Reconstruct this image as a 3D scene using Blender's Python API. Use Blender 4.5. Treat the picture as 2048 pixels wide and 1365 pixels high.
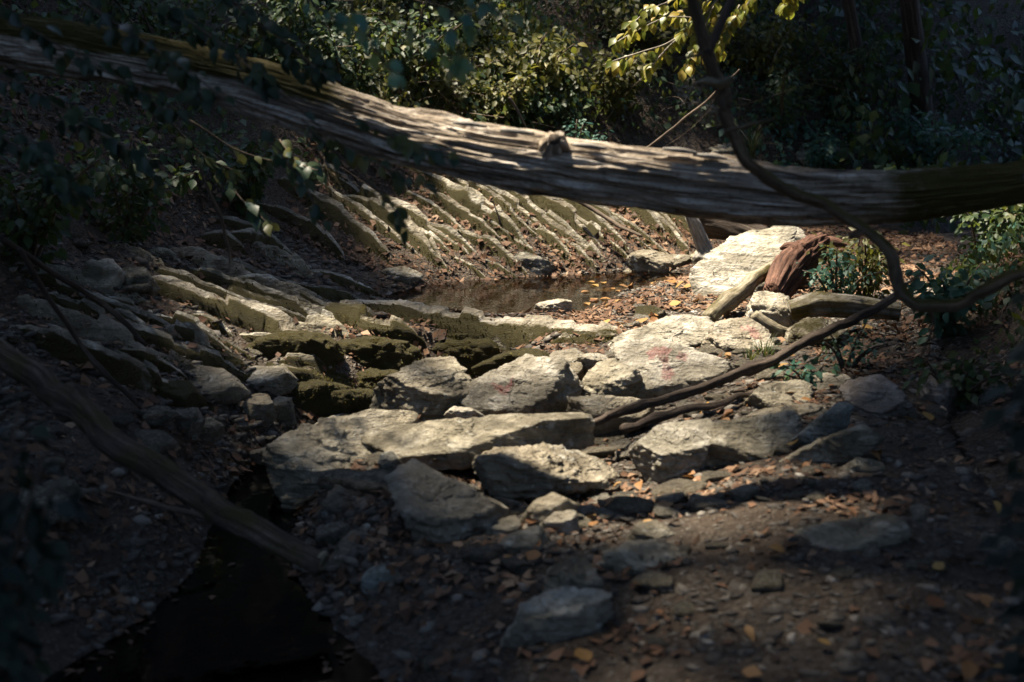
import bpy, bmesh, math, random
import numpy as np
from mathutils import Vector, Matrix, Quaternion

# ------------------------------------------------------------------ camera, sky, sun, exposure
for o in list(bpy.data.objects): bpy.data.objects.remove(o, do_unlink=True)
SC = bpy.context.scene
COL = SC.collection
CAMH, PITCH, LENS = 2.0, math.radians(12.5), 50.0
FPX = 2048 * LENS / 36.0
cam_d = bpy.data.cameras.new('camera'); cam = bpy.data.objects.new('camera', cam_d); COL.objects.link(cam)
cam.location = (0, 0, CAMH); cam.rotation_euler = (math.pi/2 - PITCH, 0, 0)
cam_d.lens = LENS; cam_d.sensor_width = 36; cam_d.clip_end = 400; cam_d.clip_start = 0.05
cam_d.dof.use_dof = True; cam_d.dof.focus_distance = 9.9; cam_d.dof.aperture_fstop = 1.9
SC.camera = cam
SUN = Vector((-0.34, 0.17, 0.92)).normalized()
w = bpy.data.worlds.new('World'); SC.world = w; w.use_nodes = True
nt = w.node_tree; nt.nodes.clear()
sky = nt.nodes.new('ShaderNodeTexSky'); sky.sky_type = 'NISHITA'; sky.sun_disc = False; sky.dust_density = 0.8; sky.ozone_density = 3.5
sky.sun_elevation = math.asin(SUN.z); sky.sun_rotation = math.atan2(SUN.x, SUN.y)
bg = nt.nodes.new('ShaderNodeBackground'); bg.inputs[1].default_value = 0.15
wo = nt.nodes.new('ShaderNodeOutputWorld')
nt.links.new(sky.outputs[0], bg.inputs[0]); nt.links.new(bg.outputs[0], wo.inputs[0])
sun_d = bpy.data.lights.new('sun', 'SUN'); sun_d.energy = 5.0; sun_d.angle = math.radians(3.2); sun_d.color = (1, 0.88, 0.70)
sun = bpy.data.objects.new('sun', sun_d); COL.objects.link(sun)
sun.rotation_euler = (-SUN).to_track_quat('-Z', 'Y').to_euler(); sun.location = (-6, 4, 18)
vs = SC.view_settings
vs.view_transform = 'Standard'; vs.look = 'None'; vs.exposure = 1.85; vs.gamma = 1.0; vs.use_curve_mapping = False
cy = SC.cycles
cy.use_denoising = True; cy.max_bounces = 6; cy.diffuse_bounces = 4; cy.glossy_bounces = 3; cy.transmission_bounces = 3
cy.transparent_max_bounces = 6; cy.caustics_reflective = False; cy.caustics_refractive = False; cy.sample_clamp_indirect = 6

# ------------------------------------------------------------------ maths helpers
rng = np.random.default_rng(7); random.seed(7)
AX_F = np.array([0, math.cos(PITCH), -math.sin(PITCH)]); AX_U = np.array([0, math.sin(PITCH), math.cos(PITCH)]); AX_R = np.array([1., 0, 0])
CAMP = np.array([0, 0, CAMH])
def ray(px, py): return AX_F + AX_R*((px-1024)/FPX) + AX_U*((682.5-py)/FPX)
def at(px, py, Y):
    d = ray(px, py); return CAMP + d*(Y/d[1])
def _hash(ix, iy, iz, seed):
    h = (ix.astype(np.int64)*374761393 + iy.astype(np.int64)*668265263 + iz.astype(np.int64)*2147483647 + seed*974711) & 0xffffffff
    h = ((h ^ (h >> 13))*1274126177) & 0xffffffff
    h = ((h ^ (h >> 16))*2246822519) & 0xffffffff
    return ((h ^ (h >> 15)) & 0xffffff)/float(0xffffff)
def noise(P, seed=0):
    P = np.asarray(P, float); I = np.floor(P).astype(np.int64); f = P-I; f = f*f*(3-2*f)
    r = 0
    for dx in (0, 1):
        for dy in (0, 1):
            for dz in (0, 1):
                wgt = (f[:, 0] if dx else 1-f[:, 0])*(f[:, 1] if dy else 1-f[:, 1])*(f[:, 2] if dz else 1-f[:, 2])
                r = r + wgt*_hash(I[:, 0]+dx, I[:, 1]+dy, I[:, 2]+dz, seed)
    return r*2-1
def fbm(P, octv=4, seed=0, gain=0.5):
    P = np.asarray(P, float); a, s, r = 1.0, 0.0, 0
    for k in range(octv):
        r = r + a*noise(P*(2.03**k)+k*17.3, seed+k); s += a; a *= gain
    return r/s
def ridged(P, octv=3, seed=0):
    P = np.asarray(P, float); a, s, r = 1.0, 0.0, 0
    for k in range(octv):
        r = r + a*(1-np.abs(noise(P*(2.1**k)+k*9.1, seed+k))*2); s += a; a *= .5
    return r/s
def sm(a, b, x):
    t = np.clip((x-a)/(b-a), 0, 1); return t*t*(3-2*t)

# ------------------------------------------------------------------ terrain
FLOOR_L = [(-1.9, -30), (-1.9, 2), (-1.75, 5), (-1.5, 7.2), (-1.35, 9), (-1.0, 10.4), (-.45, 11.15), (.4, 11.45), (1.2, 11.7), (2.2, 12.4), (4, 13.6), (9, 16), (30, 22)]
FLOOR_R = [(30, 17), (9, 13.6), (5, 12.4), (3.2, 11.2), (2.55, 9.6), (2.4, 8), (2.1, 6.5), (1.95, 5), (1.9, 2), (1.9, -30)]
FLOOR = np.array(FLOOR_L+FLOOR_R, float); NL = len(FLOOR_L)
CHAN = np.array([(-.3, 9.0), (-.6, 8.5), (-1.0, 7.8), (-1.22, 7), (-1.2, 6.2), (-1.1, 5.2), (-1.1, 4), (-1.3, 1), (-1.4, -30)], float)
POOL = np.array([(-1.0, 10.6), (-.5, 11.2), (.4, 11.5), (1.25, 11.7), (1.5, 11.5), (.9, 10.9), (.75, 10.4), (.5, 9.85), (-.2, 9.8), (-.7, 10.1)], float)
def seg_dist(x, y, pts, closed=False):
    best = np.full(x.shape, 1e9); idx = np.zeros(x.shape, int)
    n = len(pts); m = n if closed else n-1
    for i in range(m):
        a, b = pts[i], pts[(i+1) % n]; dx, dy = b-a; L = dx*dx+dy*dy+1e-12
        t = np.clip(((x-a[0])*dx+(y-a[1])*dy)/L, 0, 1)
        d = np.hypot(x-a[0]-t*dx, y-a[1]-t*dy); k = d < best
        best = np.where(k, d, best); idx = np.where(k, i, idx)
    return best, idx
def inside(x, y, pts):
    r = np.zeros(x.shape, bool); n = len(pts)
    for i in range(n):
        (x1, y1), (x2, y2) = pts[i], pts[(i+1) % n]
        if y1 == y2: continue
        c = ((y1 > y) != (y2 > y)) & (x < (x2-x1)*(y-y1)/(y2-y1)+x1); r ^= c
    return r
RIBS = None
def height(x, y, fine=True, full=True):
    x = np.atleast_1d(np.asarray(x, float)); y = np.atleast_1d(np.asarray(y, float)); sh = x.shape; x = x.ravel(); y = y.ravel()
    d, i = seg_dist(x, y, FLOOR, True); ins = inside(x, y, FLOOR); d = np.where(ins, 0, d); left = i < NL-1
    zl = .42*np.minimum(d, 1.3)+1.05*np.clip(d-1.3, 0, 7)+.15*np.clip(d-8.3, 0, None)
    zr = .45*np.minimum(d, .5)+.95*np.clip(d-.5, 0, 7)+.15*np.clip(d-7.5, 0, None)
    z = np.where(left, zl, zr)
    P = np.stack([x, y, x*0], 1)
    z = z + (.05+.10*np.clip(d, 0, 3))*fbm(P*.9, 3, 3)*np.clip(d*2, .4, 1)
    dc, _ = seg_dist(x, y, CHAN)
    z = z - .42*np.exp(-(dc/(.34+.75*sm(6.0, 4.2, y)))**2)*sm(0, .5, 9.4-y)
    # the stream side drops a little towards the camera, the path side stays level
    z = z + (.05*sm(.3, 1.3, x)-.05*sm(.9, .1, np.abs(x-.1)/1.6))*sm(9.4, 8.2, y)*ins
    ps, _ = seg_dist(x, y, POOL, True); pin = inside(x, y, POOL)
    z = z - np.where(pin, .05+.20*sm(0, .35, ps), .05*np.exp(-(ps/.15)**2))
    z = z + .05*np.where(pin, 0, 1)*ins
    if fine: z = z + .018*fbm(P*6, 3, 11)
    if full and RIBS: z = z + terraces(x, y) - heap_hollow(x, y)
    return z.reshape(sh)
def hz(x, y): return float(height(np.array([x]), np.array([y]))[0])
def G(px, py, ymax=22):
    d = ray(px, py); ys = np.arange(2.0, ymax, .02); t = ys/d[1]
    X = CAMP[0]+d[0]*t; Z = CAMP[2]+d[2]*t; h = height(X, ys, True, False); k = np.nonzero(Z <= h)[0]
    j = k[0] if len(k) else len(ys)-1
    return np.array([X[j], ys[j], h[j]])

# ------------------------------------------------------------------ beds of rock: crest lines of the ledges as picture points on the terrain
LEDGES = [
 ([(470, 590), (560, 606), (640, 618), (730, 628), (800, 634), (900, 650), (1000, 662), (1100, 670), (1250, 672)], 'bright stone sill that dams the near side of the pool', .15, .085, 'sill'),
 ([(290, 570), (340, 590), (400, 612), (480, 645), (540, 670), (610, 705)], 'thick mossy ledge with a pale crest running down the left bank', .15, .20, 'rock_ledge'),
 ([(400, 590), (480, 612), (560, 636), (640, 652), (740, 668), (850, 690)], 'mossy ledge just in front of the stone sill', .10, .13, 'rock_moss'),
 ([(180, 600), (260, 628), (350, 655), (430, 690), (510, 728)], 'low ledge below the thick mossy ledge on the left bank', .07, .09, 'rock_ledge'),
 ([(90, 600), (170, 640), (260, 680), (350, 712), (450, 742), (540, 766)], 'lowest long ledge of the left bank', .08, .10, 'rock_ledge'),
 ([(340, 690), (400, 712), (470, 736), (590, 765), (700, 768)], 'short ledge ending at the dark moss rocks', .08, .08, 'rock_moss'),
 ([(520, 566), (580, 582), (640, 590), (700, 600), (770, 606)], 'row of flat ledge stones behind the stone sill', .10, .05, 'rock_ledge'),
 ([(600, 548), (650, 560), (700, 575), (760, 590)], 'cracked low ledge at the left corner of the pool', .09, .08, 'rock_ledge'),
 ([(640, 345), (700, 396), (760, 442), (830, 495), (886, 545)], 'long straight rib, leftmost on the far bank to reach the pool', .05, .11, 'rock_ledge'),
 ([(716, 424), (776, 466), (850, 518), (905, 556)], 'rib close beside the leftmost long rib on the far bank', .045, .09, 'rock_ledge'),
 ([(750, 425), (820, 458), (880, 490), (937, 518)], 'thin rib that ends above the pool on the far bank, right of the leftmost pair', .04, .09, 'rock_ledge'),
 ([(825, 352), (875, 388), (935, 436), (1010, 478), (1064, 512)], 'rib under the hanging leaves in the middle of the far bank', .05, .11, 'rock_ledge'),
 ([(890, 398), (920, 420), (940, 440)], 'broad pale block set in the middle of the far bank', .08, .10, 'rock_pale'),
 ([(940, 488), (1000, 522), (1055, 556)], 'dark short rib dipping into the pool at its middle', .06, .11, 'rock_ledge'),
 ([(925, 532), (950, 545), (978, 564)], 'flat rib end at the pool, left of the orange-edged rib', .06, .07, 'rock_ledge'),
 ([(975, 535), (1005, 550), (1032, 562)], 'orange-edged rib end at the waterline', .05, .06, 'rock_ledge'),
 ([(983, 386), (1030, 420), (1068, 449), (1145, 497), (1212, 537)], 'long pale rib crossing the far bank down to the flat ledge stone', .05, .10, 'rock_ledge'),
 ([(1001, 372), (1043, 401), (1092, 433), (1148, 470), (1215, 514)], 'long pale rib directly right of the longest one on the far bank', .045, .10, 'rock_ledge'),
 ([(1060, 377), (1100, 405), (1150, 438), (1205, 474), (1258, 512)], 'long rib ending at the rounded boulder on the far bank', .05, .11, 'rock_ledge'),
 ([(1136, 504), (1165, 526), (1192, 550)], 'steep short rib with a dark face beside the flat ledge stone', .05, .11, 'rock_ledge'),
 ([(1052, 452), (1080, 468), (1100, 478)], 'short pale rib between the long pale ribs', .045, .08, 'rock_pale'),
 ([(1190, 398), (1225, 416), (1270, 442), (1330, 486)], 'thick rib left of the bleached stump', .07, .14, 'rock_ledge'),
 ([(1284, 414), (1330, 440), (1380, 472), (1410, 492)], 'rib behind the bleached stump', .05, .10, 'rock_ledge'),
 ([(600, 400), (660, 446), (720, 490), (790, 540)], 'shaded rib left of the leftmost long rib on the far bank', .05, .10, 'rock_ledge'),
 ([(560, 440), (620, 480), (690, 530)], 'dim rib in the leaf shade of the left corner', .05, .09, 'rock_ledge'),
 ([(470, 470), (540, 510), (620, 556)], 'dim rib furthest left among the shaded ribs', .05, .09, 'rock_ledge'),
 ([(690, 370), (750, 415), (800, 452)], 'faint rib high above the leftmost long rib', .04, .08, 'rock_ledge'),
 ([(905, 372), (960, 412), (1010, 446)], 'rib whose crest shows right of the broad pale block', .04, .09, 'rock_ledge'),
 ([(940, 385), (1000, 430), (1050, 466), (1090, 492)], 'rib between the broad pale block and the long pale rib', .045, .09, 'rock_ledge'),
 ([(860, 470), (910, 500), (960, 530)], 'low rib just above the flat rib end at the pool', .04, .08, 'rock_ledge'),
 ([(1080, 480), (1120, 512), (1150, 540)], 'low rib behind the dark wet boulder', .04, .08, 'rock_ledge'),
 ([(1110, 385), (1160, 418), (1215, 452), (1262, 484)], 'rib crossed by the forked stick', .045, .09, 'rock_ledge'),
 ([(1240, 396), (1290, 430), (1345, 470), (1375, 492)], 'rib between the thick rib and the bleached stump', .045, .09, 'rock_ledge'),
 ([(1340, 415), (1390, 440), (1440, 465)], 'rib right of the bleached stump under the log', .045, .09, 'rock_ledge'),
 ([(1100, 690), (1150, 686), (1230, 680)], 'mossy ledge end behind the white stone by the trickle', .10, .10, 'rock_moss'),
]
THIN = [ ([(8, 430), (60, 450), (110, 478)], 'faint thin ledge at the left edge, topmost'),
 ([(126, 559), (170, 572), (210, 586)], 'thin ledge below the weathered rock heads'),
 ([(213, 596), (305, 626), (350, 650)], 'thin ledge beneath the middle of the thick mossy ledge'),
 ([(366, 634), (420, 655), (470, 684)], 'thin pale ledge right under the thick mossy ledge'),
 ([(316, 676), (381, 690), (440, 725)], 'thin layered ledge above the buried brown slab'),
 ([(476, 680), (552, 710), (612, 727)], 'thin ledge leading to the low moss hump'),
 ([(450, 572), (533, 588), (612, 612)], 'thin pale ledge just behind the start of the stone sill'),
 ([(297, 508), (330, 518), (360, 532)], 'short pale ledge above the weathered rock heads'),
 ([(552, 730), (625, 750), (700, 762)], 'thin ledge between the moss hump and the black mossy rock'),
 ([(171, 650), (244, 660), (308, 682)], 'thin ledge crossed by the lower thin stick'),
 ([(229, 496), (290, 523), (330, 548)], 'thin ledge running behind the second weathered rock head'),
 ([(400, 482), (450, 496), (500, 515)], 'thin dim ledge under the dark bush below the log'),
 ([(442, 478), (533, 508), (600, 536)], 'thin dim ledge above the cracked low ledge'),
 ([(495, 497), (560, 528), (630, 562)], 'thin ledge sloping to the left corner of the pool'),
 ([(60, 690), (140, 715), (230, 752)], 'thin ledge below the lowest long ledge at left'),
 ([(230, 712), (310, 738), (380, 770)], 'thin ledge above the black mossy stone'),
 ([(560, 650), (640, 668), (700, 690)], 'thin ledge above the dark mossy hump'),
 ([(100, 640), (160, 665), (220, 690)], 'thin ledge under the straight thin stick'),
]
ORDN = ['first', 'second', 'third', 'fourth', 'fifth', 'sixth', 'seventh', 'eighth', 'ninth', 'tenth']
LINES = [((20, 520), 300), ((60, 560), 330), ((110, 575), 360), ((30, 610), 380), ((300, 545), 330), ((360, 540), 340), ((420, 530), 330), ((20, 665), 330), ((120, 700), 300), ((330, 505), 330)]
THIN += [([(x0, y0), (x0+L_*.33, y0+L_*.15), (x0+L_*.68, y0+L_*.30), (x0+L_, y0+L_*(.40 if y0 > 550 else .34))], ORDN[i]+' long thin rock line sweeping down the left bank, counting as listed by height') for i, ((x0, y0), L_) in enumerate(sorted(LINES, key=lambda q: q[0][1]-.42*q[0][0]))]
THIN = [(a, b.replace(', counting as listed by height', ', counted from the far side')) for a, b in THIN]
LEDGES += [(a, b, .06, .13, ('rock_ledge', 'rock', 'rock_ledge')[i % 3]) for i, (a, b) in enumerate(THIN)]
ORDF = ORDN+['eleventh', 'twelfth', 'thirteenth', 'fourteenth']
FINE0 = len(LEDGES)
LEDGES += [([(x0, y0), (x0+60, y0+44), (x0+125, y0+88+j_), (x0+185, y0+128+j_)], ORDF[i]+' fine rib between the larger ribs of the far bank, counted from the left', .055, .055, 'rock_ledge') for i, (x0, y0, j_) in enumerate([(655, 385, 6), (735, 398, 0), (790, 372, 8), (850, 392, -4), (905, 408, 0), (955, 372, 10), (1020, 396, 4), (1075, 400, -3), (1125, 378, 6), (1165, 402, 0), (1215, 388, 5)])]
RIBS = []
for _k, (_p, _l, _w, _h, _m) in enumerate(LEDGES):
    _f = 8 <= _k < 34 or _k >= FINE0; _p = list(_p)
    if _f and len(_p) > 2:
        (_a0, _b0), (_a1, _b1) = _p[0], _p[1]; _p = [(_a0-(_a1-_a0)*.7, _b0-(_b1-_b0)*.7)]+_p
    _P = np.array([G(a, b) for a, b in _p])[:, :2]; RIBS.append((_P, _h*(.3 if _f else .35), .07 if _f else .10))
def terraces(x, y):
    z = np.zeros_like(x)
    for P, h, wdt in RIBS:
        bb = (x > P[:, 0].min()-.5) & (x < P[:, 0].max()+.5) & (y > P[:, 1].min()-.5) & (y < P[:, 1].max()+.6)
        if not bb.any(): continue
        xx, yy = x[bb], y[bb]; best = np.full(xx.shape, 9.); sd = np.zeros(xx.shape); edge = np.zeros(xx.shape)
        for i in range(len(P)-1):
            a, b = P[i], P[i+1]; d = b-a; L = math.hypot(*d)+1e-9; t = ((xx-a[0])*d[0]+(yy-a[1])*d[1])/(L*L); tc = np.clip(t, 0, 1)
            q = np.hypot(xx-a[0]-tc*d[0], yy-a[1]-tc*d[1]); n = np.array([d[1], -d[0]])/L; n = n if n[1] > 0 else -n
            m = q < best; best = np.where(m, q, best); sd = np.where(m, (xx-a[0])*n[0]+(yy-a[1])*n[1], sd); edge = np.where(m, np.clip(1-np.abs(t-tc)*L/.15, 0, 1), edge)
        z[bb] = np.maximum(z[bb], np.where(sd > 0, h*np.exp(-np.maximum(sd-.02, 0)/wdt), 0)*edge*np.clip(1.4-best/.5, 0, 1))
    return z
def heap_hollow(x, y): return .13*np.clip(1.25-np.hypot((x-.25)/.95, (y-7.0)/1.35), 0, .7)/.7
# ------------------------------------------------------------------ object helpers
def mesh_np(name, V, F, smooth=True):
    V = np.asarray(V, np.float32); me = bpy.data.meshes.new(name)
    if isinstance(F, np.ndarray):
        k = F.shape[1]; n = len(F); me.vertices.add(len(V)); me.vertices.foreach_set('co', V.ravel())
        me.loops.add(n*k); me.loops.foreach_set('vertex_index', F.astype(np.int32).ravel())
        me.polygons.add(n); me.polygons.foreach_set('loop_start', np.arange(0, n*k, k, dtype=np.int32))
        me.update(calc_edges=True)
    else:
        me.from_pydata([tuple(v) for v in V], [], F)
    if smooth: me.polygons.foreach_set('use_smooth', np.ones(len(me.polygons), bool))
    return me
def attr(me, name, vals):
    a = me.attributes.new(name, 'FLOAT', 'POINT'); a.data.foreach_set('value', np.asarray(vals, np.float32))
def link(name, me, mat=None, parent=None, loc=None):
    o = bpy.data.objects.new(name, me); COL.objects.link(o)
    if mat and me is not None and len(me.materials) == 0: me.materials.append(mat)
    if loc is not None: o.location = loc
    if parent: o.parent = parent
    return o
def tag(o, label=None, cat=None, group=None, kind=None):
    if label: o['label'] = label
    if cat: o['category'] = cat
    if group: o['group'] = group
    if kind: o['kind'] = kind
    return o
def empty(name, loc, label, cat, group=None):
    o = bpy.data.objects.new(name, None); COL.objects.link(o); o.location = loc; o.empty_display_size = .1
    return tag(o, label, cat, group)

# ------------------------------------------------------------------ materials
class N:
    def __init__(s, name):
        s.m = bpy.data.materials.new(name); s.m.use_nodes = True; s.t = s.m.node_tree; s.t.nodes.clear()
        s.out = s.n('ShaderNodeOutputMaterial')
    def n(s, kind, **kw):
        x = s.t.nodes.new(kind)
        for k, v in kw.items(): setattr(x, k, v)
        return x
    def l(s, a, b): s.t.links.new(a, b)
    def val(s, sock, v):
        if hasattr(v, 'is_output'): s.l(v, sock)
        else: sock.default_value = v
    def noise(s, vec, scale, detail=5, rough=.55, dist=0):
        x = s.n('ShaderNodeTexNoise'); x.inputs['Scale'].default_value = scale; x.inputs['Detail'].default_value = detail
        x.inputs['Roughness'].default_value = rough; x.inputs['Distortion'].default_value = dist
        if vec is not None: s.l(vec, x.inputs['Vector'])
        return x.outputs[0]
    def ramp(s, fac, stops):
        x = s.n('ShaderNodeValToRGB'); el = x.color_ramp.elements
        while len(el) < len(stops): el.new(.5)
        for e, (p, c) in zip(el, stops):
            e.position = p; e.color = (*c, 1) if isinstance(c, tuple) else (c, c, c, 1)
        s.l(fac, x.inputs[0]); return x.outputs[0]
    def mix(s, fac, a, b, mode='MIX'):
        x = s.n('ShaderNodeMix', data_type='RGBA', blend_type=mode)
        s.val(x.inputs[0], fac)
        for k, v in ((6, a), (7, b)):
            if hasattr(v, 'is_output'): s.l(v, x.inputs[k])
            else: x.inputs[k].default_value = (*v, 1)
        return x.outputs[2]
    def math(s, op, a, b=0.0, c=None):
        x = s.n('ShaderNodeMath', operation=op); s.val(x.inputs[0], a); s.val(x.inputs[1], b)
        if c is not None: s.val(x.inputs[2], c)
        return x.outputs[0]
    def attr(s, name):
        x = s.n('ShaderNodeAttribute'); x.attribute_name = name; return x.outputs['Fac']
    def coords(s, jitter=True, scale=None):
        tc = s.n('ShaderNodeTexCoord'); v = tc.outputs['Object']
        if scale:
            mp = s.n('ShaderNodeMapping'); mp.inputs['Scale'].default_value = scale; s.l(v, mp.inputs[0]); v = mp.outputs[0]
        if jitter:
            oi = s.n('ShaderNodeObjectInfo'); r = s.math('MULTIPLY', oi.outputs['Random'], 40.0)
            ad = s.n('ShaderNodeVectorMath', operation='ADD'); s.l(v, ad.inputs[0])
            cb = s.n('ShaderNodeCombineXYZ'); s.l(r, cb.inputs[0]); s.l(r, cb.inputs[1]); s.l(cb.outputs[0], ad.inputs[1]); v = ad.outputs[0]
        return v
    def bump(s, hgt, dist=.01, strength=1, normal=None):
        x = s.n('ShaderNodeBump'); x.inputs['Strength'].default_value = strength; x.inputs['Distance'].default_value = dist
        s.l(hgt, x.inputs['Height'])
        if normal is not None: s.l(normal, x.inputs['Normal'])
        return x.outputs[0]
    def bsdf(s, col, rough=.8, normal=None, spec=.3, **kw):
        p = s.n('ShaderNodeBsdfPrincipled'); s.val(p.inputs['Roughness'], rough)
        if hasattr(col, 'is_output'): s.l(col, p.inputs['Base Color'])
        else: p.inputs['Base Color'].default_value = (*col, 1)
        p.inputs['Specular IOR Level'].default_value = spec
        if normal is not None: s.l(normal, p.inputs['Normal'])
        return p.outputs[0]
    def done(s, sh): s.l(sh, s.out.inputs['Surface']); return s.m

def rock_material(name, dark=(.12, .105, .072), mid=(.27, .24, .175), light=(.43, .395, .31), moss=0.0, paint=False, tint=None):
    q = N(name); v = q.coords()
    n1 = q.noise(v, 5.5, 9, .62, .4); n2 = q.noise(v, 1.7, 4, .5); n3 = q.noise(v, 38, 5, .6)
    c = q.ramp(n1, [(.34, dark), (.47, mid), (.60, light)])
    st = q.ramp(n2, [(.40, .0), (.62, 1.0)])
    c = q.mix(q.math('MULTIPLY', st, .45), c, (.25, .225, .165))
    mpb = q.n('ShaderNodeMapping'); mpb.inputs['Rotation'].default_value = (.5, .35, .2); mpb.inputs['Scale'].default_value = (1.2, 1.2, 14); q.l(v, mpb.inputs[0])
    nb = q.noise(mpb.outputs[0], 1.6, 5, .6, .3); c = q.mix(q.ramp(nb, [(.38, .6), (.52, 0.0)]), c, tuple(x*.8 for x in dark))
    dk = q.ramp(q.noise(v, 3.1, 8, .68, .8), [(.45, 0.0), (.58, .8)]); c = q.mix(dk, c, tuple(x*.62 for x in dark))
    sp = q.ramp(n3, [(.36, 1.0), (.5, 0.0)]); c = q.mix(q.math('MULTIPLY', sp, .45), c, (.11, .10, .08))
    vo = q.n('ShaderNodeTexVoronoi', feature='DISTANCE_TO_EDGE'); vo.inputs['Scale'].default_value = 2.6
    wv = q.n('ShaderNodeVectorMath', operation='MULTIPLY_ADD'); nn = q.n('ShaderNodeTexNoise'); nn.inputs['Scale'].default_value = 5; q.l(v, nn.inputs['Vector'])
    q.l(nn.outputs['Color'], wv.inputs[0]); wv.inputs[1].default_value = (1.1, 1.1, 1.1); q.l(v, wv.inputs[2]); q.l(wv.outputs[0], vo.inputs['Vector'])
    cr = q.ramp(vo.outputs['Distance'], [(.0, 1.0), (.014, 0.0)]); crk = q.math('MULTIPLY', cr, q.ramp(q.noise(v, 2.6, 2), [(.52, 0.0), (.66, .6)]))
    c = q.mix(crk, c, (.05, .045, .035))
    oi = q.n('ShaderNodeObjectInfo'); hv = q.n('ShaderNodeHueSaturation')
    q.l(q.math('MULTIPLY_ADD', oi.outputs['Random'], .42, .78), hv.inputs['Value']); q.l(c, hv.inputs['Color']); c = hv.outputs[0]
    r2 = q.math('FRACT', q.math('MULTIPLY', oi.outputs['Random'], 7.13)); c = q.mix(q.math('MULTIPLY', r2, .32), c, (.22, .175, .12))
    li = q.ramp(q.noise(v, 11, 6, .7), [(.60, 0.0), (.68, .55)]); c = q.mix(li, c, (.50, .50, .45))
    if tint: c = q.mix(.4, c, tint)
    if paint:
        pm = q.attr('paint'); rp = q.ramp(q.noise(v, 22, 4, .7), [(.34, .25), (.55, 1.0)])
        c = q.mix(q.math('MULTIPLY', q.math('MULTIPLY', pm, rp), .55), c, (.25, .075, .075))
    h = q.math('ADD', q.math('ADD', q.math('MULTIPLY', n1, 1.4), q.math('MULTIPLY', nb, .9)), q.math('MULTIPLY', n3, .45)); h = q.math('SUBTRACT', h, q.math('MULTIPLY', crk, .7))
    rough = .82
    if moss > 0:
        ge = q.n('ShaderNodeNewGeometry'); sx = q.n('ShaderNodeSeparateXYZ'); q.l(ge.outputs['Normal'], sx.inputs[0])
        mn = q.noise(v, 4.2, 6, .65); f = q.math('ADD', q.math('ADD', mn, moss-.5), q.math('MULTIPLY', q.attr('mossf'), .45))
        mk = q.ramp(f, [(.44, 0.0), (.56, 1.0)]); mf = q.noise(v, 130, 4, .7)
        mc = q.mix(mf, (.022, .021, .008), (.14, .115, .034)); c = q.mix(mk, c, mc)
        h = q.math('ADD', h, q.math('MULTIPLY', q.math('MULTIPLY', mf, mk), 1.6))
    return q.done(q.bsdf(c, rough, q.bump(h, .06, 1.0), .25))
def wood_material(name, a, b, c3, along=0, rough=.8, moss=0.0, freq=1.0):
    q = N(name); u = q.attr('u'); vv = q.attr('v')
    cb = q.n('ShaderNodeCombineXYZ'); q.l(q.math('MULTIPLY', u, 1.6*freq), cb.inputs[0]); q.l(q.math('MULTIPLY', vv, 9.0*freq), cb.inputs[1]); v = cb.outputs[0]
    n1 = q.noise(v, 1.6, 8, .65, .6); ob = q.coords(); n2 = q.noise(ob, 3.0, 5, .6); n3 = q.noise(ob, 45, 4, .6)
    cc = q.ramp(n1, [(.32, a), (.5, b), (.66, c3)])
    cc = q.mix(q.ramp(n2, [(.45, 0.0), (.7, .6)]), cc, tuple(x*.45 for x in b))
    cc = q.mix(q.ramp(n3, [(.3, .5), (.5, 0.0)]), cc, tuple(x*.6 for x in a))
    h = q.math('ADD', n1, q.math('MULTIPLY', n3, .25))
    if moss > 0:
        mm = q.attr('moss'); mf = q.noise(ob, 110, 4, .7); mk = q.ramp(q.math('ADD', q.math('MULTIPLY', mm, 1.2), q.math('MULTIPLY', q.noise(ob, 7, 5, .65), .6)), [(.55, 0.0), (.75, 1.0)])
        cc = q.mix(mk, cc, q.mix(mf, (.022, .02, .006), (.12, .095, .022))); h = q.math('ADD', h, q.math('MULTIPLY', q.math('MULTIPLY', mf, mk), .8))
    return q.done(q.bsdf(cc, rough, q.bump(h, .018, .9), .25))
def leaf_material(name, cols, spec=.45, rough=.42, trans=.32, attrname='c'):
    q = N(name)
    if attrname: f = q.attr(attrname)
    else: f = q.n('ShaderNodeObjectInfo').outputs['Random']
    n = len(cols); c = q.ramp(f, [(i/(n-1), k) for i, k in enumerate(cols)])
    p = q.bsdf(c, rough, None, spec)
    tr = q.n('ShaderNodeBsdfTranslucent'); q.l(q.mix(.5, c, (.20, .22, .02), 'ADD') if trans > .25 else c, tr.inputs[0])
    ms = q.n('ShaderNodeMixShader'); ms.inputs[0].default_value = trans; q.l(p, ms.inputs[1]); q.l(tr.outputs[0], ms.inputs[2])
    return q.done(ms.outputs[0])
def ground_material():
    q = N('earth and gravel'); v = q.coords(False)
    n1 = q.noise(v, 2.2, 6, .6); n2 = q.noise(v, 28, 7, .65); n3 = q.noise(v, 95, 3, .6)
    c = q.ramp(n2, [(.30, (.022, .017, .012)), (.5, (.062, .048, .036)), (.70, (.13, .11, .085))])
    c = q.mix(q.ramp(n1, [(.4, 0.0), (.65, .7)]), c, (.05, .032, .02))
    vo = q.n('ShaderNodeTexVoronoi'); vo.inputs['Scale'].default_value = 42; q.l(v, vo.inputs['Vector'])
    peb = q.ramp(vo.outputs['Distance'], [(.1, 1.0), (.5, 0.0)])
    sel = q.ramp(vo.outputs['Color'], [(.45, 0.0), (.7, .55)]); c = q.mix(q.math('MULTIPLY', peb, sel), c, (.20, .18, .15))
    h = q.math('ADD', q.math('MULTIPLY', n2, 1.2), q.math('ADD', q.math('MULTIPLY', peb, .5), q.math('MULTIPLY', n3, .3)))
    return q.done(q.bsdf(c, .85, q.bump(h, .03, 1.0), .25))
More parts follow.
